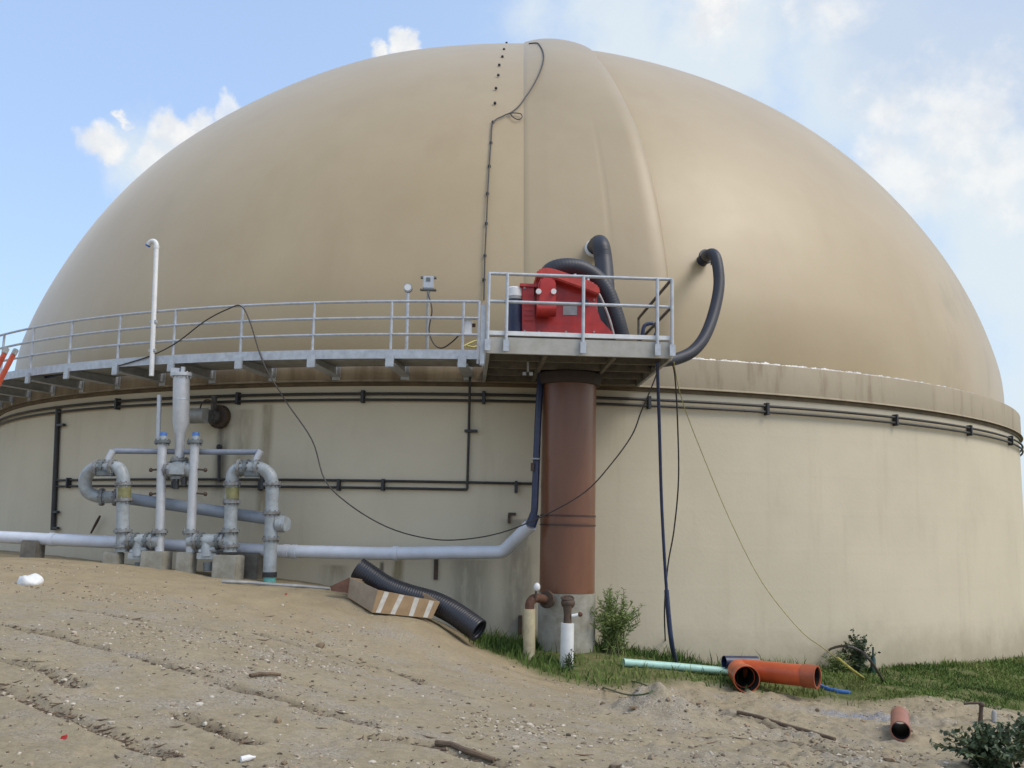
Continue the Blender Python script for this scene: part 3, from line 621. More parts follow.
for k, t in enumerate(ths):
    pm = MB().tube([polar(t, RW-.02, ZDk-.2), polar(t, RW-.02, ZT+.01)], .026, 10)
    po = pm.build('post', M['galv'], cw)
    if k: MB().box(polar(t, RW+.012, ZDk-.16), (.15, .05, .23), rz=t).build('post_clamp', M['galv'], po, bevel=.008)
    if k:                                               # I-shaped bracket arm reaching back to the wall
        mb = MB(); r_mid = (16.05+RW)/2; L_ = RW-16.08
        ax = np.array([math.cos(t), math.sin(t), 0]); ay = np.array([math.sin(t), -math.cos(t), 0])
        z1, z0a, z0b = ZDk-.075, ZDk-.25, ZDk-.20
        def P(s, r, z): return polar(t, r, z)+ax*s
        mb.hexa([P(-.008, 16.06, z0a), P(.008, 16.06, z0a), P(.008, RW-.03, z0b), P(-.008, RW-.03, z0b)], [P(-.008, 16.06, z1), P(.008, 16.06, z1), P(.008, RW-.03, z1), P(-.008, RW-.03, z1)])
        mb.hexa([P(-.10, 16.06, z0a-.012), P(.10, 16.06, z0a-.012), P(.10, RW-.03, z0b-.012), P(-.10, RW-.03, z0b-.012)], [P(-.10, 16.06, z0a-.002), P(.10, 16.06, z0a-.002), P(.10, RW-.03, z0b-.002), P(-.10, RW-.03, z0b-.002)])
        mb.box(polar(t, 16.066, ZDk-.18), (.16, .012, .32), rz=t)
        mb.build('bracket', M['galv'], cw)
# fittings standing on the catwalk
gp = thing('vent_pipe', 'tall white pipe with a hooked top fixed to the walkway edge', 'pipe', wall(151.5, 376, RW+.06))
pb, pt = wall(151.5, 376, RW+.06), wall(156.5, 246, RW+.06)
tt = theta(pb); ax = np.array([math.cos(tt), math.sin(tt), 0])
hook = [pt+.11*np.array([0, 0, 1])*math.sin(a)+ax*(-.11+.11*math.cos(a)) for a in np.linspace(0, PI*.86, 9)]
MB().tube([pb, (pb+pt)/2]+hook, .045, 14).build('pipe', M['whitep'], gp)
MB().tube([hook[-1], hook[-1]+(hook[-1]-hook[-2])*.9], .05, 14).build('end_cap', M['blue'], gp)
MB().cyl(pt-np.array([0, 0, .05]), pt+np.array([0, 0, .01]), .053).build('coupling', M['whitep'], gp)
for z in (.35, .75):
    MB().box(pb+(pt-pb)*z*.55, (.15, .05, .05), rz=tt).build('strap', M['galv'], gp)
gz_ = thing('gauge_post', 'thin grey post with a round gauge behind the walkway rail', 'gauge', wall(407, 351, 16.5))
a, b_ = wall(406.5, 351, 16.5), wall(408, 293, 16.5); MB().tube([a, b_], .032, 10).build('post', M['galv'], gz_)
g0 = wall(408, 288, 16.5); MB().cyl(g0-np.array([0, .05, 0]), g0+np.array([0, .05, 0]), .085, seg=20).build('gauge_case', M['galv_dull'], gz_); MB().cyl(g0-np.array([0, .057, 0]), g0-np.array([0, .051, 0]), .062, seg=20).build('dial', M['whitep'], gz_)
cb = thing('control_box', 'small grey control box on a post behind the walkway rail', 'control box', wall(428, 351, 16.5))
a, b_ = wall(427, 351, 16.5), wall(428.5, 290, 16.5); MB().tube([a, b_], .032, 10).build('post', M['galv_dull'], cb)
g0 = wall(428.5, 283, 16.5); MB().box(g0, (.20, .14, .24)).build('case', M['silver'], cb, bevel=.015); MB().box(g0+np.array([0, -.075, .05]), (.08, .012, .07)).build('display', M['grey_dark'], cb)
MB().box(g0+np.array([0, 0, -.135]), (.30, .12, .025)).build('tray', M['grey_dark'], cb, bevel=.004)
for s in (-1, 1): MB().box(g0+np.array([.125*s, 0, .10]), (.045, .1, .03)).build('lug', M['grey_dark'], cb)
MB().tube(spline([wall(428, 293, 16.55), wall(432, 310, 16.6), wall(429, 330, 16.6), wall(434, 344, 16.6), wall(442, 348, 16.6), wall(452, 342, 16.7), wall(461, 333, 16.9)], 6), .014, 6).build('lead', M['cable'], cb)
jb = thing('junction_box', 'white junction box mounted on the walkway rail by the platform', 'junction box', wall(467, 337, RW+.02))
g0 = wall(467, 328, RW-.09); MB().box(g0, (.18, .10, .27), rz=theta(g0)).build('case', M['whitep'], jb, bevel=.012)
MB().box(g0+np.array([.12, 0, .05]), (.06, .05, .06)).build('gland', M['rust'], jb)
ye = spline([wall(464, 346, 16.7), wall(470, 343, 16.6), wall(476, 341, 16.5), wall(480, 344, 16.5), wall(474, 347, 16.6), wall(467, 346, 16.7)], 6)
tag(MB().tube(ye, .02, 6).build('yellow_cable', M['yellowcable']), 'loop of yellow cable lying on the walkway by the platform', 'cable')
hs = spline([wall(px, py, 16.9) for px, py in ((40, 378), (75, 372), (100, 367), (130, 364), (150, 360), (172, 362), (200, 359), (230, 357))], 6)
tag(MB().tube(hs, .03, 8).build('blue_hose', M['bluehose']), 'blue hose lying along the walkway deck at the left', 'hose')

# ladder leaning at the far left
ld = thing('ladder', 'orange ladder with pale tips leaning against the left end of the walkway', 'ladder', (-11., 18.6, gz(-11., 18.6)))
top = at(9, 354, 19.6); bot = at(-95, 560, 18.6); bot[2] = gz(bot[0], bot[1]); dr = (top-bot)/np.linalg.norm(top-bot); sd = np.array([.93, -.25, .27]); sd -= dr*(sd@dr); sd /= np.linalg.norm(sd); nn = np.cross(dr, sd)
Ln = np.linalg.norm(top-bot)
for s in (-.13, .13):
    MB().box((top+bot)/2+sd*s, (.07, .09, Ln), axes=(sd, nn, dr)).build('rail', M['ladder'], ld, bevel=.008)
    MB().box(top+sd*s*1.05+dr*.06, (.085, .10, .14), axes=(sd, nn, dr)).build('tip', M['galv_dull'], ld, bevel=.015)
for k in range(1, int(Ln/.3)): MB().tube([bot+dr*.3*k-sd*.12, bot+dr*.3*k+sd*.12], .017, 8).build('rung', M['galv'], ld)

# ------------------------------------------------------------------ platform on the column
ZB = 2.65+CZ
FL, FR = atz(486, 353, ZB), atz(673, 358.5, ZB)
ux = FR-FL; ux[2] = 0; PWd = np.linalg.norm(ux); ux /= PWd; uy = np.array([-ux[1], ux[0], 0])
DP = 3.05
def P3(s, d, z): return np.array([FL[0], FL[1], 0])+ux*s+uy*d+np.array([0, 0, z])
def plat(px, py, d):             # point on the upright plane a given depth behind the platform front
    o = P3(0, d, 0); r = ray(px, py); t = ((o-CAM)@uy)/(r@uy); return CAM+r*t
ZF = plat(580, 337, 0)[2]; ZR = plat(580, 276.5, 0)[2]
pf = thing('service_platform', 'square galvanised platform with handrails on top of the brown column', 'platform', P3(PWd/2, DP/2, ZB))
axs = (ux, uy, np.array([0, 0, 1.]))
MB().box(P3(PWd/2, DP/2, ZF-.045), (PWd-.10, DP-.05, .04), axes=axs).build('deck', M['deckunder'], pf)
MB().box(P3(PWd/2, .025, (ZB+ZF)/2-.02), (PWd, .05, ZF-ZB-.04), axes=axs).build('front_beam', mat('pale_weathered_steel', (.46, .44, .39), .6, .1, (.34, .32, .27), scale=3), pf, bevel=.004)
MB().box(P3(PWd/2, .02, ZF+.025), (PWd+.02, .06, .07), axes=axs).build('toe_board', M['whitep'], pf, bevel=.004)
for s, nm in ((.03, 'side_beam'), (PWd-.03, 'side_beam')):
    MB().box(P3(s, DP/2+.03, (ZB+ZF)/2-.05), (.06, DP-.06, ZF-ZB-.06), axes=axs).build(nm, M['galv_dull'], pf, bevel=.004)
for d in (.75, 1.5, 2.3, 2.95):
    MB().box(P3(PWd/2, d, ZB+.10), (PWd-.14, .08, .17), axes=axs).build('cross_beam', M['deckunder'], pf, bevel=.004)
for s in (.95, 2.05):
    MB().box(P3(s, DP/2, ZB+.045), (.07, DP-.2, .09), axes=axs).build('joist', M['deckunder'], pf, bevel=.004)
def rail(p, q, r=.026, m='galv', nm='rail'): MB().tube([p, q], r, 10).build(nm, M[m], pf)
for z in (ZR, (ZR+ZF)/2+.04):
    rail(P3(.02, 0, z), P3(PWd-.02, 0, z))
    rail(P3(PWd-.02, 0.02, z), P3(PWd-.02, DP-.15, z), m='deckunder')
    rail(P3(.02, 0.02, z), P3(.02, .35, z))
for s in (.02, .31, 1.52, 2.70, PWd-.02):
    rail(P3(s, -.035, ZB+.06), P3(s, -.035, ZR), .027, nm='post')
    MB().box(P3(s, -.06, ZB+.12), (.09, .03, .18), axes=axs).build('post_plate', M['galv'], pf)
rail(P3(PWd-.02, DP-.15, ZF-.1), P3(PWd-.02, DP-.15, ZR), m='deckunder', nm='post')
for s, d in ((-.06, .02), (-.06, .16)):
    MB().box(P3(s, d, (ZB+ZF)/2+.15), (.07, .03, .95), axes=axs).build('corner_plate', M['galv'], pf, bevel=.005)
h0 = plat(528, 352, 1.0); h1 = plat(528, 372, 1.0)
MB().tube([h0+np.array([0, 0, .1]), h1], .018, 8).box(h1+np.array([-.06, 0, -.03]), (.06, .05, .05)).box(h1+np.array([.05, 0, -.03]), (.06, .05, .05)).build('hanger', M['galv'], pf)

# brown column
CX, CYc = at(568.3, 480, 16.7)[:2]; RC = .475
zt_, zb_ = ZB-.10, at(567, 594, 16.22)[2]
colm = thing('support_column', 'thick red brown round column holding the platform on a concrete foot', 'column', (CX, CYc, gz(CX, CYc)))
def cring(r, z): return np.array([CX, CYc, z])
MB().tube([cring(0, zb_), cring(0, 4.6), cring(0, zt_)], RC, 64).build('shaft', M['brown'], colm)
MB().tube([cring(0, zt_-.10), cring(0, zt_-.02), cring(0, zt_+.09)], [RC+.06, RC+.09, RC+.09], 64).build('collar', mat('dark_collar', (.045, .03, .024), .7, 0, amt=.3), colm)
for py in (515.5, 525):
    z = at(567, py, 16.22)[2]; MB().tube([cring(0, z-.014), cring(0, z+.014)], RC+.012, 64).build('joint_band', M['brownband'], colm)
z = at(567, 520, 16.22)[2]; MB().tube([cring(0, z-.05), cring(0, z+.05)], RC+.006, 64).build('joint_sleeve', M['brown'], colm)
MB().tube([cring(0, gz(CX, CYc)-.5), cring(0, zb_-.005)], RC+.015, 64).build('concrete_foot', M['concrete'], colm)
# standpipes by the column foot
sp1 = thing('standpipe', 'yellowed standpipe with a rusty elbow beside the concrete column foot', 'standpipe', at(529, 658, 15.95))
a, b_ = at(529, 668, 15.95), at(529.5, 609, 15.95); MB().tube([a, b_], .098, 20).build('pipe', M['cream'], sp1)
e = spline([b_-np.array([0, 0, .05]), b_+np.array([.01, .02, .10]), b_+np.array([.10, .1, .17]), at(545, 599.5, 16.15), at(551, 599.5, 16.35)], 5); MB().tube(e, .075, 14).build('elbow', M['rust'], sp1)
f0 = at(546, 599.5, 16.13); d = np.array([.55, .8, 0]); d /= np.linalg.norm(d); MB().cyl(f0, f0+d*.05, .145, seg=18).build('flange', M['iron'], sp1)
h = at(535.5, 600, 15.95); MB().tube([h, h+np.array([.01, 0, .17])], .018, 8).build('valve_stem', M['iron'], sp1)
h = at(537, 587, 15.95); MB().sphere(h, .055, 10, 8, 1.3).build('valve_handle', M['whitep'], sp1)
sp2 = thing('standpipe', 'white standpipe with a dark iron valve in front of the column foot', 'standpipe', at(567, 661, 15.75))
a, b_ = at(566.5, 670, 15.75), at(567.5, 623, 15.75); MB().tube([a, b_], .108, 20).build('pipe', M['whitep'], sp2)
v0, v1 = at(567.5, 624, 15.75), at(567.5, 606, 15.75); MB().tube([v0, v0*.5+v1*.5, v1], [.07, .06, .075], 14).sphere(at(568, 603, 15.8), .115, 14, 10, .9).build('valve', M['iron'], sp2)
h = at(567.5, 598, 15.78); MB().tube([h+.10*np.array([math.cos(t), math.sin(t)*.7, .25*math.sin(t)]) for t in np.linspace(0, 2*PI, 16, endpoint=False)], .016, 6, closed=True).build('handwheel', M['iron'], sp2)
h = at(572, 616, 15.72); MB().cyl(h, h+np.array([.10, -.02, .02]), .03).build('side_tap', M['whitep'], sp2); MB().sphere(h+np.array([.13, -.02, .03]), .04, 8, 6).build('tap_knob', M['rust'], sp2)

# blue pipe strapped down beside the column, joining the white pipe
bp_ = thing('drain_pipe', 'dark blue pipe running down the left side of the brown column', 'pipe', at(535, 523, 16.45))
pp = bend([at(541, 372, 16.6), at(538, 420, 16.5), at(534.5, 512, 16.45), at(531, 525, 16.45)], .15)
MB().tube(pp, .062, 14).build('pipe', M['navy'], bp_)
MB().tube([at(535, 514, 16.44), at(530.5, 526, 16.45)], .09, 14).build('wrapped_joint', M['navy'], bp_)
q = at(536, 459, 16.42); MB().tube([q+.075*np.array([math.cos(t), math.sin(t), 0]) for t in np.linspace(0, 2*PI, 16, endpoint=False)], .014, 6, closed=True).build('strap', M['galv'], bp_)
q = at(532.5, 467, 16.42); MB().box(q, (.06, .06, .14)).build('buckle', M['iron'], bp_)
# long white pipe
wp = thing('ground_pipe', 'long white pipe along the foot of the wall with a raised elbow', 'pipe', at(280, 556, 17.5))
def wpp(px, py): d = ray(px, py); y0 = 17.25-.15*1.05; return CAM+d*(y0/(d[1]+.15*d[0]))
path = bend([wpp(-60, 534), wpp(0, 537), wpp(120, 542.5), wpp(280, 551), wpp(380, 553.5), wpp(503, 552), at(531, 524.5, 16.5)], .12)
MB().tube(path, .115, 20).build('pipe', M['white'], wp)
for px, py in ((284, 551.2), (292, 551.5), (393, 553.3), (50, 539.3)):
    a, b_ = wpp(px, py), wpp(px+5, py+.2); MB().tube([a, b_], .128, 20).build('coupling', M['white'], wp)

# ------------------------------------------------------------------ red blower and hoses on the platform
bl = thing('blower', 'bright red gas blower with a sloping top cover on the platform', 'blower', plat(570, 334, 1.0))
def slab(pts, d0, d1, name, m, bevel=.012, parent=bl):           # outline on the platform's front-parallel plane, with real thickness
    A = [plat(px, py, d0)+uy*(d1-d0)/2 for px, py in pts]; h = (d1-d0)/2; n = len(A)
    mb = MB().add([p-uy*h for p in A]+[p+uy*h for p in A], [tuple(range(n)), tuple(range(2*n-1, n-1, -1))]+[(i, i+n, (i+1) % n+n, (i+1) % n) for i in range(n)])
    return mb.build(name, M[m], parent, bevel=bevel)
yf = lambda px: 337
slab([(534, 337), (536, 281), (556, 281), (572, 287), (588, 293), (597, 296), (597, 337)], .75, 1.45, 'housing', 'red')
slab([(522, 336), (522, 284), (534, 285), (536, 336)], .70, 1.30, 'motor_panel', 'red')
slab([(520, 286), (520, 283), (537, 284), (537, 287)], .66, 1.34, 'panel_lip', 'red', .004)
slab([(585, 337), (596, 306), (601, 320), (614, 334), (614, 337)], .78, 1.35, 'foot', 'red')
slab([(536, 274), (538, 269.5), (546, 267), (556, 269), (575, 275.5), (590, 280.5), (599, 286), (600.5, 293), (597, 294), (588, 290.5), (572, 284.5), (556, 279), (538, 277)], .52, 1.55, 'top_cover', 'redlight', .02)
slab([(537, 306), (539, 280), (542, 276.5), (554, 277.5), (556, 283), (556, 306)], .42, .76, 'bearing_block', 'red', .03)
a, b_ = plat(536.5, 309, .55), plat(555.5, 309, .55); MB().tube([a, b_], .13, 18).build('shaft_cover', M['red'], bl)
for px in (538.5, 553.5):
    q = plat(px, 292, .41); MB().cyl(q, q-uy*.05, .045, seg=12).build('bolt', M['whitep'], bl)
for px, py in ((575, 281), (588, 284.5), (583, 288)):
    q = plat(px, py-4, .62); MB().cyl(q, q+np.array([0, 0, .05]), .025, seg=8).build('cover_bolt', M['galv'], bl)
q = plat(584, 303, .74); MB().cyl(q, q-uy*.03, .07, seg=14).build('port', M['navy'], bl)
MB().box(plat(553, 335, .72), (.35, .06, .06), axes=axs).build('skid', M['red'], bl, bevel=.006); MB().box(plat(585, 335, .72), (.35, .06, .06), axes=axs).build('skid', M['red'], bl, bevel=.006)
q = [plat(px, py, .743) for px, py in ((563, 306), (577, 306), (577, 315), (563, 315))]
MB().hexa([p for p in q], [p-uy*.006 for p in q]).build('name_plate', M['galv_dull'], bl)
for k in range(5):
    MB().box(plat(528.5, 300+k*5, .695), (.14, .02, .025), axes=axs).build('louvre', M['red'], bl)
for px, py in ((539, 285), (539, 332), (594, 300), (594, 332), (566, 332), (524.5, 288), (524.5, 331)):
    q = plat(px, py, .742 if px > 530 else .695); MB().cyl(q, q-uy*.018, .018, seg=8).build('casing_bolt', M['galv_dull'], bl)
fd = thing('filter_drum', 'navy blue drum with a white lid beside the red blower', 'drum', plat(514.5, 336, .8))
a, b_ = plat(514.5, 337, .8), plat(514.5, 298, .8); MB().tube([a, a*.5+b_*.5, b_], .13, 22).build('drum', M['navy'], fd)
MB().tube([plat(514.5, 300, .8), plat(514.5, 297, .8)], .137, 22).build('clamp_ring', M['galv_dull'], fd)
b2 = plat(514.5, 289, .8); MB().tube([plat(514.5, 297, .8), b2, b2+np.array([0, 0, .02])], [.14, .135, .11], 22).build('lid', M['whitep'], fd)
MB().tube(bend([plat(506, 335, .9), plat(506, 315, .9), plat(510, 312, .85)], .06), .02, 8).build('side_tube', M['galv'], fd)
h1 = spline([plat(547, 279, 1.0), plat(551, 271, 1.0), plat(563, 267, 1.0), plat(580, 268.5, 1.05), plat(596, 278, 1.1), plat(607, 293, 1.1), plat(614, 312, 1.1), plat(618, 325, 1.1), plat(621, 337, 1.12)], 6)
tag(corrugated(h1, .15, .05, .0016).build('suction_hose', M['hosebig'], angle=60), 'fat dark hose arching from the red blower top down to the deck', 'hose')
h1b = spline([plat(592, 283, .86), plat(601, 298, .86), plat(609, 318, .88), plat(614, 336, .9)], 6)
tag(MB().tube(h1b, .022, 8).build('grey_lead', M['galv_dull']), 'thin grey lead running down the side of the fat blower hose', 'lead')
dn = thing('dome_hose', 'dark hose dropping from a white dome nozzle behind the blower', 'hose', ondome(604, 300))
c0 = ondome(594, 250.5); c1 = ondome(601, 246, .45)
nrm = (c0-np.array([0, TD, DZ])); nrm /= np.linalg.norm(nrm)
MB().tube([c0-nrm*.1, c0+nrm*.10, c0+nrm*.13], [.21, .20, .18], 20).build('nozzle_flange', M['whitep'], dn)
hp = [c0+nrm*.1, ondome(597, 245, .30), at(600.5, 245, 17.35), at(603.5, 262, 17.2), at(605.5, 290, 16.9), at(607.5, 320, 16.7), at(609, 337, 16.6)]
corrugated(spline(hp, 6), .17, .05, .0016).build('hose', M['hosebig'], dn, angle=60)
dh = thing('dome_hose', 'black hose curving from a right hand dome nozzle under the platform', 'hose', ondome(703, 258))
c0 = ondome(702, 261); nrm = (c0-np.array([0, TD, DZ])); nrm /= np.linalg.norm(nrm)
MB().tube([c0-nrm*.05, c0+nrm*.22], .12, 18).build('nozzle', M['navy'], dh)
MB().tube([c0+nrm*.17, c0+nrm*.22], .155, 18).build('flange', M['hosebig'], dh)
hp = [c0+nrm*.2, at(707.5, 255.5, 17.75), at(713, 254, 17.45), at(717, 262, 17.3), at(719, 285, 17.15), at(714, 312, 16.95), at(705, 336, 16.7), at(693, 351, 16.5), at(678, 358.5, 16.3), at(664, 361, 16.1), at(650, 362, 16.0)]
corrugated(spline(hp, 6), .105, .04, .003).build('hose', M['hosebig'], dh, angle=60)
q = ondome(701, 263, 0)
MB().cyl(at(711, 259, 17.4)-np.array([0, 0, .12]), at(711, 259, 17.4)+np.array([0, 0, 0.0]), .01).build('tie', M['black'], dh)
ch = spline([plat(642, 337, 2.0), plat(644, 327, 2.0), plat(648, 324, 2.0), plat(654, 324, 2.0), plat(657, 330, 2.0), plat(655, 337, 2.0)], 6)
tag(MB().tube(ch, .035, 8).build('hose_loop', M['bluehose']), 'short blue hose loop standing on the right side of the platform', 'hose')

# ------------------------------------------------------------------ grey pipe manifold on the left
MP = onplane
mf = thing('pipe_manifold', 'grey flanged gas pipework with two looped bends by the wall', 'pipework', MP(180, 575))
def flange(p, q, r, parent, m='grey', t=.05, bolts=0):
    d = (q-p)/np.linalg.norm(q-p); o = MB().tube([p-d*t/2, p+d*t/2], r, 20)
    if bolts:
        u = np.cross(d, [0, 0, 1.]) if abs(d[2]) < .9 else np.array([1., 0, 0]); u /= np.linalg.norm(u); w = np.cross(d, u)
        for k in range(bolts):
            c = p+r*.82*(math.cos(2*PI*k/bolts)*u+math.sin(2*PI*k/bolts)*w); o.cyl(c-d*(t/2+.03), c+d*(t/2+.03), .014, seg=6)
    return o.build('flange', M['flange' if m == 'grey' else m], parent)
# left loop
lr = MB().tube(bend([MP(122.5, 552), MP(123.5, 476, 0), MP(119, 467.5), MP(93, 467.5, .05), MP(84.5, 478, .1), MP(86, 492, .15), MP(98, 497, .25), MP(120, 497, .35)], .24, 8), .118, 22).build('looped_bend', M['grey'], mf)
for (a, b_, r) in (((123, 546), (123, 540), .165), ((123, 531), (123, 525), .165), ((124, 500), (124, 495), .16), ((123.5, 484), (123.5, 478), .155)): flange(MP(*a), MP(*b_), r, mf, bolts=8)
for px, dy in ((98, .04), (104, .03), (113, 0.0)): flange(MP(px, 467.8, dy), MP(px+3, 467.8, dy), .16, mf, 'grey' if px != 104 else 'grey_dark', .055, 8)
MB().box(MP(105, 473.5, -.08), (.30, .10, .10)).build('valve_gear', M['grey_dark'], mf, bevel=.02)
flange(MP(102, 497, .27), MP(108, 497, .3), .165, mf, bolts=8); flange(MP(116, 497.2, .33), MP(120, 497.5, .35), .165, mf, 'grey', bolts=8)
MB().tube([MP(124, 500, -0), MP(124, 487, -0)], .125, 22).build('label_band', M['yellow'], mf)
MB().tube([MP(118, 497, .34), MP(284, 521, .34)], .11, 20).build('cross_pipe', mat('blue_grey_pipe', (.30, .34, .39), .45, 0, amt=.2, scale=4), mf)
# right loop
MB().tube(bend([MP(230, 552), MP(231.5, 486), MP(233, 472), MP(241, 468), MP(262, 468), MP(271.5, 476), MP(272.5, 492), MP(269.5, 573)], .24, 8), .118, 22).build('looped_bend', M['grey'], mf)
for (a, b_, r) in (((230, 546), (230, 540), .165), ((230.5, 531), (230.5, 525), .165), ((231.5, 502), (231.5, 497), .16), ((232, 484), (232, 478), .16), ((272.5, 484), (272.5, 489), .16), ((271.5, 513), (271.5, 517), .16), ((271, 539), (271, 543), .155)): flange(MP(*a), MP(*b_), r, mf, bolts=8)
for px in (240, 247, 258): flange(MP(px, 468, 0), MP(px+3, 468, 0), .16, mf, 'grey' if px != 247 else 'grey_dark', .055, 8)
MB().box(MP(252, 474, -.08), (.28, .10, .10)).build('valve_gear', M['grey_dark'], mf, bevel=.02)
MB().cyl(MP(263, 476, .0), MP(263, 489, .0), .05).build('drain_stub', M['black'], mf)
MB().tube([MP(232, 499, -.0), MP(232, 487, -.0)], .125, 22).build('label_band', M['yellow'], mf)
MB().tube([MP(269.8, 572), MP(269.6, 577)], .125, 22).build('joint_sleeve', M['black'], mf); MB().tube([MP(269.6, 577), MP(269.4, 592)], .108, 22).build('buried_end', M['teal'], mf)
q = MP(282, 524, .05); MB().tube([q-np.array([.1, 0, 0]), q+np.array([.06, 0, 0])], .15, 20).cyl(q, q+np.array([.09, -.05, 0]), .13).build('side_valve', M['grey'], mf)
# bottom fittings with drip traps
for (x0, x1) in ((123, 160), (189, 231)):
    MB().tube([MP(x0, 541), MP(x1, 541)], .125, 20).build('header', M['grey'], mf)
    for k, px in enumerate((x0+8, x0+13, x1-12, x1-7)): flange(MP(px, 541), MP(px+3, 541), .155, mf, 'grey' if k in (0, 3) else 'grey_dark', .05, 8)
    cx = (x0+x1)/2-2; MB().tube([MP(cx, 541), MP(cx, 556)], [.12, .14], 18).box(MP(cx, 556), (.34, .22, .10)).tube([MP(cx-8, 552, -.05), MP(cx+8, 549, -.05)], .06, 12).build('drip_trap', M['grey'], mf, angle=30)
    MB().cyl(MP(cx+1, 562), MP(cx+1, 571), .10).build('trap_outlet', M['grey_dark'], mf)
for (xb, xt) in ((159.5, 162.5), (190.5, 195)):
    MB().tube([MP(xb, 553), MP(xb, 545), MP((xb+xt)/2, 490), MP(xt, 443)], .082, 20).build('standpipe', M['silver'], mf)
    flange(MP(xt, 442), MP(xt, 440), .145, mf, 'grey_dark', .05, 8); flange(MP(xb, 532), MP(xb, 530), .145, mf, 'grey', .05, 8)
    MB().tube([MP(xt+.5, 440), MP(xt+.7, 436)], .07, 16).build('cap_neck', M['grey'], mf); MB().tube([MP(xt+.7, 436), MP(xt+.8, 432.5)], [.07, .06], 14).build('cap', M['blue'], mf)
    for py in (469, 493):
        for s in (-1, 1):
            if (xb < 170) == (s < 0) or False: MB().tube([MP(xt-.6, py), MP(xt-.6+s*11, py+1)], .018, 8).sphere(MP(xt-.6+s*11, py+1), .04, 8, 6).build('sampling_tap', M['iron'], mf)
# tall silver cylinder over the header tee
MB().tube([MP(181.5, 376, .15), MP(181, 423, .15), MP(180, 434, .15), MP(179.5, 461, .15)], [.152, .152, .092, .088], 28).build('flame_arrester', M['silver'], mf)
MB().tube([MP(181.3, 400.5, .15), MP(181.3, 399, .15)], .156, 28).build('seam', M['galv'], mf)
flange(MP(181.7, 375, .15), MP(181.6, 380, .15), .205, mf, 'silver', .06, 10)
MB().cyl(MP(182.5, 374, .15), MP(183.5, 367, .15), .045).box(MP(176, 371, .15), (.16, .12, .10)).build('top_fitting', M['silver'], mf)
flange(MP(179.5, 460, .15), MP(179.5, 464, .15), .16, mf, 'grey', .05, 8); flange(MP(179, 478, .1), MP(179, 482, .1), .16, mf, 'grey', .05, 8)
MB().tube([MP(163, 470, .06), MP(193, 470, .06)], .135, 20).tube([MP(179, 462, .12), MP(178.5, 480, .12)], .13, 20).box(MP(178, 469, -.06), (.26, .16, .20)).build('header_tee', M['grey'], mf, angle=35)
for px in (168, 186): flange(MP(px, 470, .06), MP(px+3, 470, .06), .16, mf, 'grey', .05, 8)
MB().cyl(MP(176, 478, .0), MP(176, 489, .0), .05).cyl(MP(184, 478, .0), MP(184, 486, .0), .05).build('drain_stub', M['black'], mf)
MB().tube([MP(158, 446, .2), MP(159.5, 395, .2)], .042, 12).build('vent_riser', M['galv'], mf)
MB().tube(bend([MP(108.5, 464, .1), MP(109.5, 456, .1), MP(113.5, 451, .12), MP(150, 451.4, .2), MP(225, 452, .15), MP(257, 452, .1), MP(259.5, 451.5, .08)], .05, 4), .052, 14).build('balance_pipe', mat('blue_grey_thin_pipe', (.27, .30, .36), .5, 0, amt=.25, scale=7), mf)
MB().tube(bend([MP(256, 465, .02), MP(256, 460, .02), MP(261, 450.5, .05)], .05), .062, 14).build('balance_elbow', M['silver'], mf); MB().tube(bend([MP(108, 464, .05), MP(108.5, 459, .05), MP(113, 450.5, .08)], .05), .062, 14).build('balance_elbow', M['silver'], mf)
for px in (108, 256): flange(MP(px, 462.5, .04), MP(px, 464, .04), .12, mf, 'grey', .03, 6)
# concrete blocks
BL = [(114, 552, 566, .30, 0, 'narrow concrete block under the far left riser of the grey pipework'), (157, 551, 567, .44, 0, 'concrete block under the left silver standpipe'),
      (187, 552, 571, .30, 0, 'concrete block under the right silver standpipe'), (229, 555, 574, .45, -.05, 'pale concrete block under the right grey looped bend'),
      (252, 549, 575, .42, .48, 'dark concrete block behind the right grey loop holding up the white pipe'), (34, 537, 556, .34, .45, 'lone dark concrete block under the white pipe at the far left')]
for (px, y0, y1, w, dy, lb) in BL:
    p = MP(px, y0, dy); g = gz(p[0], p[1]); h = p[2]-g+.25
    if dy > .2: h = p[2]-g+.1; p[2] -= .06
    tag(MB().box((p[0], p[1], p[2]-h/2), (w, w*.85, h), rz=-.15).build('concrete_block', M['concrete_dark' if dy > .2 else 'concrete'], bevel=.02), lb, 'concrete block', 'concrete blocks under the pipework')

# ------------------------------------------------------------------ loose cables and hoses
def cable(pts, r, m, name, label, cat='cable', sub=6, seg=6):
    o = MB().tube(spline(pts, sub), r, seg).build(name, M[m], angle=60); return tag(o, label, cat)
wt = lambda px, py: wall(px, py, RW+.03)
cable([wall(118, 366, RW+.03), wall(150, 356, RW+.03), wall(176, 343, RW+.03), wall(205, 321, RW+.03), wall(228, 309, RW+.03), wt(241, 306), wt(250, 322), wt(263, 362), at(285, 400, 16.9), at(312, 440, 16.7), at(325, 480, 16.5), at(350, 505, 16.3), at(385, 526, 16.2), at(420, 537, 16.1), at(455, 540, 16.05), at(500, 533, 16.0), at(545, 515, 15.95), at(585, 492, 15.9), at(612, 463, 15.7), at(632, 435, 15.5), at(641, 412, 15.3), at(650, 391, 15.1), at(658, 370, 14.95), at(660, 360, 14.9)],
      .012, 'cable', 'drooping_cable', 'thin black cable sagging from the walkway rail across the brown column')
def drop(pts, foot):
    g = ground(*foot); return pts+[g+np.array([0, 0, .02])]
cable(drop([at(657.5, 362, 15.0), at(658, 385, 15.2), at(659.5, 430, 15.7), at(661.5, 500, 16.2), at(665.5, 575, 16.6), at(669.5, 625, 16.8)], (675.5, 664)), .027, 'bluehose', 'hanging_hose', 'blue hose hanging from the platform corner down to the grass', 'hose', seg=8)
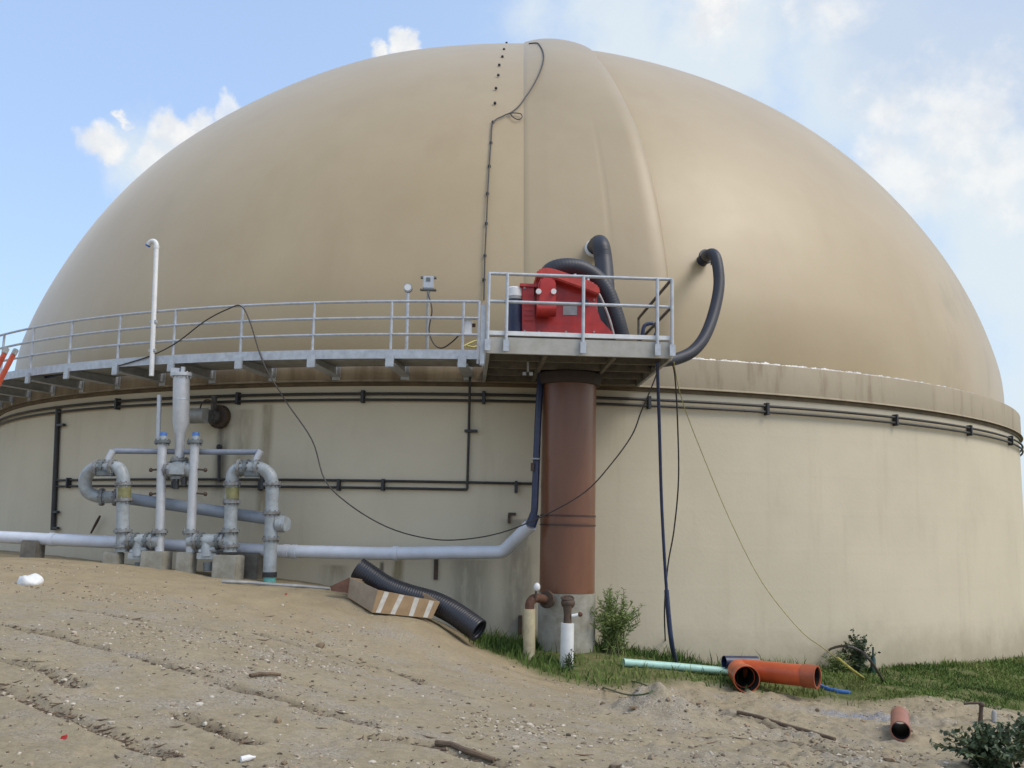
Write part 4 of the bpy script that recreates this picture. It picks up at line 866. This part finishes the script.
cable(drop([at(666.5, 590, 16.72), at(669, 620, 16.77), at(672, 645, 16.85)], (676, 664)), .042, 'bluehose', 'hose_sleeve', 'thicker blue sleeve on the lower end of the hanging hose', 'hose', seg=8)
cable(drop([at(672, 362, 15.2), at(675, 377, 15.5), at(677.5, 420, 15.9), at(678.5, 480, 16.3), at(674, 530, 16.6), at(668, 565, 16.8), at(664.5, 610, 17.0)], (666, 657)), .013, 'cable', 'hanging_cable', 'thin dark cable hanging right of the blue hose against the wall')
cable(drop([at(674, 362, 15.4), at(678, 385, 15.8), at(686, 412, 16.2), at(704, 458, 16.5), at(731, 522, 16.5), at(762, 582, 16.3), at(800, 630, 16.0), at(826, 650, 15.8)], (864, 681)), .008, 'rope', 'slack_rope', 'thin yellow rope slanting across the wall to the grass', 'rope')
yl = [at(838, 658, 15.75), at(850, 668, 15.6), ground(864, 680)+np.array([0, 0, .03])]
cable(yl, .02, 'yellowcable', 'yellow_tube', 'bright yellow tube end lying in the grass by the bush', 'tube')
ga, gb_ = ground(815, 658), ground(884, 682)
cable([ga, at(826, 651, ga[1]-.1), at(842, 646, 16.3), at(860, 651, 16.1), at(872, 663, 15.9), gb_], .022, 'cable', 'arched_hose', 'black hose arching out of the grass in front of the bush', 'hose')
cable([ground(816, 685)+np.array([0, 0, .03]), ground(826, 690)+np.array([0, 0, .03]), ground(838, 693)+np.array([0, 0, .03]), ground(850, 694)+np.array([0, 0, .02])], .035, 'blue', 'blue_hose', 'short bright blue hose on the sand right of the orange pipe', 'hose')

# ------------------------------------------------------------------ things lying on the ground
pg0, pg1 = ground(623, 667), ground(731, 676)
tag(MB().tube([pg0+np.array([0, 0, .07]), (pg0+pg1)/2+np.array([0, 0, .075]), pg1+np.array([0, 0, .07])], .062, 16, hollow=.006).build('plastic_pipe', M['green_pipe']), 'pale green plastic pipe lying straight on the grass edge', 'pipe')
# orange pipe bend
g0 = ground(747, 692); R_ = .168
c0 = np.array([g0[0], g0[1], gz(g0[0], g0[1])+.19]); g1 = ground(812, 688)
c2 = at(817, 677, g0[1]+.16); c2[2] = max(c2[2]-.0, gz(c2[0], c2[1])+R_*.80)
mid = c0+np.array([.06, .92, .02]); ob_ = thing('orange_pipe', 'orange plastic pipe bend lying on the sand with two open ends', 'pipe', c0-np.array([0, 0, R_]))
pth = bend([c0+(mid-c0)*.22, c0*.4+mid*.6+np.array([-.03, 0, 0]), mid+np.array([.02, .03, 0]), mid*.6+c2*.4+np.array([0, .03, 0]), c2], .42, 10)
n = len(pth); MB().tube(pth, R_, 32, hollow=.012).build('bend', M['orange'], ob_)
d = (pth[1]-pth[0]); d /= np.linalg.norm(d); MB().tube([c0, pth[0]+d*.01, pth[0]+d*.06], [.205, .20, .172], 32, hollow=.012).build('bell_mouth', M['orange'], ob_)
MB().tube([c0+d*.012, pth[0]+d*.01, pth[0]+d*.06], [.191, .186, .150], 32, caps=False).build('dark_inner_tube', M['pipe_shade'], ob_)  # painted shade inside the bell mouth
d = (pth[-1]-pth[-2]); d /= np.linalg.norm(d); MB().tube([pth[-1]-d*.22, pth[-1]+d*.01], R_+.014, 32, hollow=.03).build('socket', mat('dull_orange_socket', (.36, .085, .03), .5, 0, amt=.35, scale=5), ob_)
MB().tube([pth[0]*.97+pth[1]*.03]+pth[1:-1]+[pth[-1]*.98+pth[-2]*.02], R_-.0175, 32, caps=False).build('dark_inner_tube', M['pipe_shade'], ob_)  # near-black tube gives the bend its painted inner shade
p, q_ = at(724, 662, 16.6), at(757, 662.5, 16.75); p[2], q_[2] = max(p[2], gz(p[0], p[1])+.10), max(q_[2], gz(q_[0], q_[1])+.10)
tag(MB().tube([p, q_], .105, 20, hollow=.01).build('pipe_offcut', M['navy']), 'short dark blue pipe offcut behind the orange bend', 'pipe')
p = ground(901, 742); dv = np.array([.40, 1.0, .02]); dv[2] = gz(p[0]+dv[0], p[1]+dv[1])-p[2]
oc = tag(MB().tube([p+np.array([0, 0, .125]), p+dv+np.array([0, 0, .135])], .115, 28, hollow=.01).build('pipe_offcut', M['terracotta']), 'short red brown pipe offcut lying end on in the sand', 'pipe')
MB().tube([p+dv*.03+np.array([0, 0, .125]), p+dv*.97+np.array([0, 0, .134])], .1035, 28, caps=False).build('dark_inner_tube', M['pipe_shade'], oc)  # shade inside the offcut, done as a near-black tube
# corrugated pipe and cardboard box
cp = thing('drain_hose', 'black corrugated drain pipe lying down the sand bank behind the box', 'pipe', ground(420, 612))
def lay(px, py, Y, r, lift=0.):
    p = at(px, py, Y); return p
pth = [lay(358, 568, 16.15, 0), lay(371, 577, 16.12, 0), lay(388, 588, 16.1, 0), lay(410, 596, 16.05, 0), lay(432, 602, 16.0, 0), lay(449, 610, 15.9, 0), lay(463, 619, 15.8, 0), lay(479, 630.5, 15.65, 0)]
pth = spline(pth, 8)
pth = [np.array([p[0], p[1], max(p[2], gz(p[0], p[1])+.16)]) for p in pth]
for _ in range(4): pth = [pth[0]]+[(pth[i-1]+2*pth[i]+pth[i+1])/4 for i in range(1, len(pth)-1)]+[pth[-1]]
corrugated(pth, .19, .042, .008, hollow=.03, seg=24).build('pipe', M['hose'], cp, angle=50)
MB().tube(resample(pth, .1)[1:-1], .15, 20, caps=False).build('dark_inner_tube', M['black'], cp)
bx = thing('cardboard_box', 'long open cardboard box with four pale tape stripes', 'box', at(372, 613, 15.45))
B = at(372, 612.5, 15.45); C_ = at(432, 618.5, 15.6); A = at(347.5, 597, 15.95); upv = at(378, 590, 15.45)-B
u = C_-B; v = A-B; D_ = A+u
th_ = .012; un = u/np.linalg.norm(u); vn = v/np.linalg.norm(v)
upC = at(440, 602, 15.6)-C_; upA = at(350, 577.5, 15.95)-A; upD = (upC+upA)/2
def panel(p, q, pu, qu, inn, name, m): MB().hexa([p, q, q+inn*th_, p+inn*th_], [p+pu, q+qu, q+qu+inn*th_, p+pu+inn*th_]).build(name, M[m], bx)
panel(B, C_, upv, upC, vn, 'side_panel', 'cardboard'); panel(A, D_, upA, upD, -vn, 'side_panel', 'cardboard')
panel(B+vn*th_, A-vn*th_, upv, upA, un, 'end_panel', 'cardgrey'); panel(C_+vn*th_, D_-vn*th_, upC, upD, -un, 'end_panel', 'cardboard')
MB().hexa([B, C_, D_, A], [B+np.array([0, 0, th_]), C_+np.array([0, 0, th_]), D_+np.array([0, 0, th_]), A+np.array([0, 0, th_])]).build('base', M['cardboard'], bx)
fl = [A+upA, A+upA-un*.26-upA*.62+vn*.06, A+upA*.25-un*.28-vn*.02, A+upA*.2]
MB().hexa([fl[0], fl[1], fl[2], fl[3]], [p+vn*th_ for p in fl]).build('flap', M['cardin'], bx)
for k, s in enumerate((.13, .37, .63, .87)):
    o = -vn*.003; w = .038
    def Q(s, t): return (B+u*s)*(1)+(upv*(1-s)+upC*s)*t
    sk = .035 if k < 2 else -.01
    vs = [Q(s-w-sk, .02)+o, Q(s+w-sk, .02)+o, Q(s+w+sk*.3, .985)+o, Q(s-w+sk*.3, .985)+o]
    MB().hexa(vs, [p-vn*.002 for p in vs]).build('tape_stripe', M['tape'], bx)
# litter and timber
p = ground(30, 584); tag(MB().sphere(p+np.array([0, 0, .02]), .17, 14, 10, .62).build('plastic_bag', M['trash']), 'crumpled white bag lying on the sand at the left', 'bag')
bag = bpy.data.objects['plastic_bag']
for v in bag.data.vertices: v.co *= 1+.18*math.sin(v.co.x*23+v.co.z*31)*math.cos(v.co.y*27)
p = ground(247, 762); tag(MB().tube([p+np.array([-.035, -.02, .015]), p+np.array([.01, .01, .02]), p+np.array([.03, .02, .02]), p+np.array([.045, .028, .02])], [.02, .02, .010, .008], 12).build('plastic_bottle', M['trash']), 'small white bottle lying on the foreground sand', 'bottle')
for px, py, lb in ((64, 739, 'small red scrap on the sand low in the left corner'), (286, 595, 'tiny red scrap on the sand below the buried grey pipe')):
    p = ground(px, py); tag(MB().hexa([p+np.array([-.02, -.014, 0]), p+np.array([.02, -.017, .005]), p+np.array([.017, .014, .01]), p+np.array([-.017, .017, 0])], [p+np.array([-.012, -.014, .02]), p+np.array([.02, -.012, .024]), p+np.array([.012, .014, .027]), p+np.array([-.014, .012, .018])]).build('red_scrap', M['redlit']), lb, 'litter')
def stick(a, b, r, lb, name='wooden_stick', m='wood', dz=.02):
    p, q = ground(*a), ground(*b); mm = (p+q)/2; mm[2] = max(mm[2], gz(mm[0], mm[1]))
    pts = [p+np.array([0, 0, dz]), (p+mm)/2+np.array([.01, .02, dz+.01]), mm+np.array([0, 0, dz]), (mm+q)/2+np.array([-.01, -.015, dz+.01]), q+np.array([0, 0, dz])]
    return tag(MB().tube(pts, [r, r*.95, r, r*.9, r*.8], 8).build(name, M[m]), lb, 'stick')
stick((738, 714), (835, 741), .026, 'long brown stick on the sand below the orange pipe')
stick((222, 583), (330, 590), .03, 'pale weathered batten on the sand below the pipework', 'wooden_batten', 'galv_dull')
stick((436, 746), (494, 764), .024, 'short dark stick half buried in the foreground sand')
stick((250, 678), (280, 677), .018, 'little dark stick on the middle of the sand')
# water tap on a riser
tp = thing('water_tap', 'dark water tap on a short riser at the right edge', 'tap', ground(980, 722))
a = ground(980, 724); b_ = at(981.5, 704.5, a[1]); MB().tube([a-np.array([0, 0, .05]), a*.4+b_*.6, b_], [.04, .026, .03], 12).build('riser', M['iron'], tp)
MB().tube(spline([b_+np.array([.02, 0, .015]), b_+np.array([-.05, 0, .02]), b_+np.array([-.16, .02, .012]), b_+np.array([-.24, .03, .0])], 4), .018, 10).build('spout', M['iron'], tp); MB().sphere(b_, .042, 10, 8).build('valve', M['iron'], tp)
q = ground(994, 722); tag(MB().tube([q, q+np.array([.01, 0, .13]), q+np.array([.01, 0, .16])], [.035, .035, .02], 12).build('marker_peg', M['galv_dull']), 'grey peg standing in the sand beside the tap', 'peg')
q = ground(873, 673); tq = at(873, 647, q[1]); tag(MB().tube([q, q*.45+tq*.55, q*.3+tq*.7, tq], [.055, .05, .02, .018], 12).build('glass_bottle', M['bottle']), 'dark green bottle upright on a stem beside the bush', 'bottle')
q = wall(0, 0)
p = ground(703, 661); tag(MB().sphere(p+np.array([0, 0, .05]), .055, 10, 8, .8).build('plastic_cup', M['trash']), 'little white cup in the grass by the wall', 'litter')
# wall marks beside the column: a small bracket and dark strips
q = wall(512, 514, 16.03); tag(MB().box(q, (.14, .05, .05), rz=theta(q)).box(q+np.array([-.05, 0, -.09]), (.05, .05, .16), rz=theta(q)).build('wall_bracket', M['iron']), 'small rusty hook bracket on the wall left of the column', 'bracket')
q = wall(520, 625, 16.04); tag(MB().box(q, (.07, .06, .34), rz=theta(q)).build('wall_bracket', M['iron']), 'narrow dark iron strap low on the wall by the yellowed standpipe', 'bracket')
q = wall(436, 569, 16.03); tag(MB().box(q, (.07, .05, .38), rz=theta(q)).build('wall_bracket', M['iron']), 'narrow dark iron strap on the wall below the white pipe', 'bracket')

# ------------------------------------------------------------------ plants
def plant(name, label, base, h, spread, nst, nleaf, ll, lw, m, upright=1., cat='plant'):
    t = thing(name, label, cat, base); sm = MB(); vs, fs = [], []
    for k in range(nst):
        a = random.uniform(0, 2*PI); s = spread*random.uniform(.15, 1); hh = h*random.uniform(.55, 1)*(1-.35*s/spread)
        b0 = base+np.array([random.gauss(0, spread*.12), random.gauss(0, spread*.12), -.02]); tip = base+np.array([math.cos(a)*s, math.sin(a)*s, hh]); md = b0*.5+tip*.5+np.array([-math.cos(a)*s*.15, -math.sin(a)*s*.15, hh*.08])
        P = spline([b0, md, tip], 6); sm.tube(P, list(np.linspace(.010, .003, len(P))), 4)
        for j in range(nleaf):
            f = random.uniform(.12, 1); i = min(int(f*(len(P)-1)), len(P)-2); c = P[i]+(P[i+1]-P[i])*random.random()
            d = np.array([random.gauss(0, 1), random.gauss(0, 1), random.gauss(.5*upright, .6)]); d /= np.linalg.norm(d); L_ = ll*random.uniform(.5, 1.2)*(1.15-.6*f)
            w = np.cross(d, [random.gauss(0, 1), random.gauss(0, 1), random.gauss(0, 1)]); w /= np.linalg.norm(w)+1e-9; w *= lw*random.uniform(.6, 1.2)
            o = len(vs); vs += [c, c+d*L_*.45+w, c+d*L_+np.array([0, 0, -L_*.15]), c+d*L_*.45-w]; fs.append((o, o+1, o+2, o+3))
    sm.build('stem', M['stem'], t); MB().add(vs, fs).build('foliage', m, t, angle=180)
def tonefol(n, c, c2): return leafmat(n, c, c2)
g0 = ground(612, 662); g0 = np.array([g0[0], 16.6, gz(g0[0]*16.6/g0[1], 16.6)]); g0[0] = at(613, 650, 16.6)[0]; g0[2] = gz(g0[0], g0[1])
plant('weed_bush', 'feathery green weed bush beside the concrete column foot', g0, 1.25, .52, 64, 60, .17, .010, M['weed'], 1.9, 'bush')
g1 = ground(585, 668); plant('weed_plant', 'low green weeds at the foot of the white standpipe', np.array([at(570, 660, 15.6)[0], 15.55, gz(at(570, 660, 15.6)[0], 15.55)]), .42, .14, 7, 12, .12, .014, M['weeddark'])
b0 = ground(858, 672); plant('weed_bush', 'dark leafy bush by the wall right of the orange pipe', b0, .88, .42, 40, 34, .10, .024, M['weeddark'], .6, 'bush')
b0 = ground(838, 672); plant('weed_plant', 'pale grassy tuft left of the dark leafy bush', b0, .40, .42, 34, 12, .16, .010, M['weed'])
b0 = ground(722, 664); plant('weed_plant', 'thin sparse weed behind the dark blue pipe offcut', b0+np.array([0, .2, 0]), .48, .22, 9, 9, .06, .010, M['weeddark'])
b0 = ground(770, 662); plant('weed_plant', 'low grassy weed behind the orange pipe', b0+np.array([.3, .2, 0]), .26, .35, 20, 10, .12, .009, M['weed'])
b0 = ground(500, 640); plant('weed_plant', 'low green weed left of the yellowed standpipe', b0, .25, .30, 16, 14, .10, .014, M['weed'])
for (px, py, hh, ss, lb) in ((992, 770, .40, .48, 'broad leafed dark weed sprawling in the lower right corner'), (1034, 762, .44, .48, 'dark weed clump running out of the right edge')):
    p = ground(px, py); plant('weed_clump', lb, p, hh, ss, 70, 26, .085, .024, M['weeddark'], .3, 'plant')
cable([ground(600, 681)+np.array([0, 0, .02]), ground(635, 684)+np.array([0, 0, .03]), ground(652, 694)+np.array([0, 0, .03]), ground(630, 697)+np.array([0, 0, .02]), ground(604, 690)+np.array([0, 0, .02]), ground(588, 683)+np.array([0, 0, .02])], .011, 'weeddark', 'trailing_vine', 'thin green vine trailing over the sand lip', 'vine', seg=5)

# ------------------------------------------------------------------ sky, sun, camera
SUN_EL, SUN_AZ = math.radians(52), math.radians(64)     # azimuth: from straight behind the camera towards the right
sd_ = np.array([math.cos(SUN_EL)*math.sin(SUN_AZ), -math.cos(SUN_EL)*math.cos(SUN_AZ), math.sin(SUN_EL)])
W = bpy.data.worlds.new('World'); SC.world = W; W.use_nodes = True; nt = W.node_tree; L = nt.links
bg = nt.nodes['Background']; bg.inputs['Strength'].default_value = .15
sky = nd(nt, 'ShaderNodeTexSky'); sky.sky_type = 'NISHITA'; sky.sun_disc = False; sky.sun_elevation = SUN_EL; sky.sun_rotation = math.atan2(sd_[0], sd_[1]); sky.air_density = 1.0; sky.dust_density = 2.; sky.ozone_density = 1.3
tc = nd(nt, 'ShaderNodeTexCoord'); DIR = tc.outputs['Generated']
wz = nd(nt, 'ShaderNodeTexNoise', Scale=22., Detail=7., Roughness=.6); L.new(DIR, wz.inputs['Vector'])
ws = nd(nt, 'ShaderNodeVectorMath', operation='SUBTRACT'); L.new(wz.outputs['Color'], ws.inputs[0]); ws.inputs[1].default_value = (.5, .5, .5)
wm = nd(nt, 'ShaderNodeVectorMath', operation='SCALE'); L.new(ws.outputs[0], wm.inputs[0]); wm.inputs['Scale'].default_value = .055
wa = nd(nt, 'ShaderNodeVectorMath', operation='ADD'); L.new(DIR, wa.inputs[0]); L.new(wm.outputs[0], wa.inputs[1]); DIRW = wa.outputs[0]
def mth(op, a, c=None, clamp=False):
    n = nd(nt, 'ShaderNodeMath', operation=op, use_clamp=clamp)
    for k, v in ((0, a), (1, c)):
        if v is None: continue
        if isinstance(v, (int, float)): n.inputs[k].default_value = v
        else: L.new(v, n.inputs[k])
    return n.outputs[0]
def sstep(f, a, b, v0=0., v1=1.):
    n = nd(nt, 'ShaderNodeMapRange', interpolation_type='SMOOTHSTEP'); n.inputs[1].default_value, n.inputs[2].default_value, n.inputs[3].default_value, n.inputs[4].default_value = a, b, v0, v1; L.new(f, n.inputs[0]); return n.outputs[0]
def wn(sc, d=6., st=(1, 1, 1)):
    mp = nd(nt, 'ShaderNodeMapping'); mp.inputs['Scale'].default_value = st; L.new(DIR, mp.inputs['Vector']); n = nd(nt, 'ShaderNodeTexNoise', Scale=sc, Detail=d, Roughness=.58); L.new(mp.outputs[0], n.inputs['Vector']); return n.outputs['Fac']
def blob(px, py, rpx):
    d = ray(px, py); d = d/np.linalg.norm(d); n = nd(nt, 'ShaderNodeVectorMath', operation='DISTANCE'); L.new(DIRW, n.inputs[0]); n.inputs[1].default_value = tuple(d); return mth('SUBTRACT', 1, mth('DIVIDE', n.outputs['Value'], rpx/F))
def field(bl):
    o = None
    for b in bl: q = blob(*b); o = q if o is None else mth('MAXIMUM', o, q)
    return mth('MAXIMUM', o, -1.)
nz = mth('SUBTRACT', wn(26., 8.), .5); nzb = mth('SUBTRACT', wn(9., 6.), .5)
crisp = field([(100, 148, 25), (182, 138, 29), (205, 127, 24), (155, 165, 24), (230, 113, 19), (380, 50, 17), (410, 46, 21), (125, 119, 10), (720, 2, 30)])
cr2 = field([(890, 112, 44), (935, 130, 52), (880, 160, 52), (915, 175, 46), (720, 4, 60), (825, 6, 50), (960, 120, 70), (1000, 175, 60)])
m3 = mth('MULTIPLY', sstep(mth('ADD', cr2, mth('MULTIPLY', nz, 2.0)), .05, 1.0), .8)
m1 = sstep(mth('ADD', crisp, mth('MULTIPLY', nz, 1.3)), .05, .55)
m1 = mth('MULTIPLY', m1, sstep(mth('ADD', mth('MULTIPLY', nzb, 1.6), .8), .2, .9))
soft = field([(1000, 150, 150), (960, 90, 110), (1010, 260, 120), (960, 180, 120), (1080, 200, 190), (860, 60, 110), (1150, 330, 230), (700, 60, 120), (620, 20, 120), (150, 170, 60)])
m2 = mth('MULTIPLY', sstep(mth('ADD', soft, mth('MULTIPLY', nzb, 1.5)), .02, .75), .85)
gen = mth('MULTIPLY', sstep(wn(2.3, 7., (1, 1, 2.2)), .50, .68), .8)                       # unseen cloud over the rest of the sky, brightened as fill light
away = sstep(mth('MAXIMUM', blob(450, 200, 900), -1.), 0., .25, 1., 0.); gen = mth('MULTIPLY', gen, away)
def mixc(f, a, c):
    n = nd(nt, 'ShaderNodeMix', data_type='RGBA'); L.new(f, n.inputs[0])
    for s_, v in ((6, a), (7, c)):
        if isinstance(v, tuple): n.inputs[s_].default_value = (*v, 1)
        else: L.new(v, n.inputs[s_])
    return n.outputs[2]
skc = sky.outputs[0]
hz = sstep(mth('MAXIMUM', blob(1150, 420, 900), -1.), .0, 1., 0., .6)
mixc_ = lambda f: (lambda n: (setattr(n.inputs[0], 'default_value', .5), L.new(f, n.inputs[6]), setattr(n.inputs[7], 'default_value', (2.5, 3.4, 5.0, 1)), n.outputs[2])[-1])(nd(nt, 'ShaderNodeMix', data_type='RGBA'))
hb = nd(nt, 'ShaderNodeMix', data_type='RGBA', blend_type='MULTIPLY'); hb.inputs[0].default_value = 1.; L.new(skc, hb.inputs[6]); hb.inputs[7].default_value = (1, 1, 1, 1); skc = mixc_(hb.outputs[2])
c = mixc(hz, skc, (3.0, 3.55, 3.9))
grey = field([(1000, 0, 170), (920, -15, 130), (1060, 60, 130)])
c = mixc(m2, c, (3.4, 3.75, 3.95)); c = mixc(mth('MULTIPLY', sstep(mth('ADD', grey, mth('MULTIPLY', nzb, 1.4)), .0, .8), .8), c, (2.4, 2.9, 3.7))
rv = nd(nt, 'ShaderNodeVectorMath', operation='DISTANCE'); L.new(DIR, rv.inputs[0]); rv.inputs[1].default_value = (.93, .20, .31); right = sstep(rv.outputs['Value'], .25, .62, 1., 0.); c = mixc(gen, c, (6.2, 6.2, 6.2)); c = mixc(mth('MULTIPLY', right, .7), c, (6.5, 6.4, 6.2)); cc = mixc(sstep(wn(34., 6.), .35, .65), (3.5, 3.65, 3.85), (4.2, 4.2, 4.15)); c = mixc(m3, c, cc); c = mixc(m1, c, cc)  # unseen sky at the right raised brighter for the dome's sheen
L.new(c, bg.inputs['Color'])
sl = bpy.data.lights.new('sun', 'SUN'); sl.energy = 1.35; sl.angle = math.radians(28); sl.color = (1, .94, .84); so = bpy.data.objects.new('sun', sl); COL.objects.link(so); so.rotation_euler = Vector(tuple(sd_)).to_track_quat('Z', 'Y').to_euler(); so.location = (10, -10, 30)
cam = bpy.data.cameras.new('camera'); cam.sensor_width = 36; cam.lens = F/1024*36; cam.clip_end = 6000; cam.clip_start = .1
co = bpy.data.objects.new('camera', cam); COL.objects.link(co)
co.matrix_world = Matrix(((RT[0], UP[0], -FW[0], 0), (RT[1], UP[1], -FW[1], 0), (RT[2], UP[2], -FW[2], CZ), (0, 0, 0, 1)))
SC.camera = co
SC.view_settings.view_transform = 'Standard'; SC.view_settings.look = 'None'; SC.view_settings.exposure = .6; SC.view_settings.gamma = 1.; SC.view_settings.use_curve_mapping = False
SC.cycles.use_denoising = True
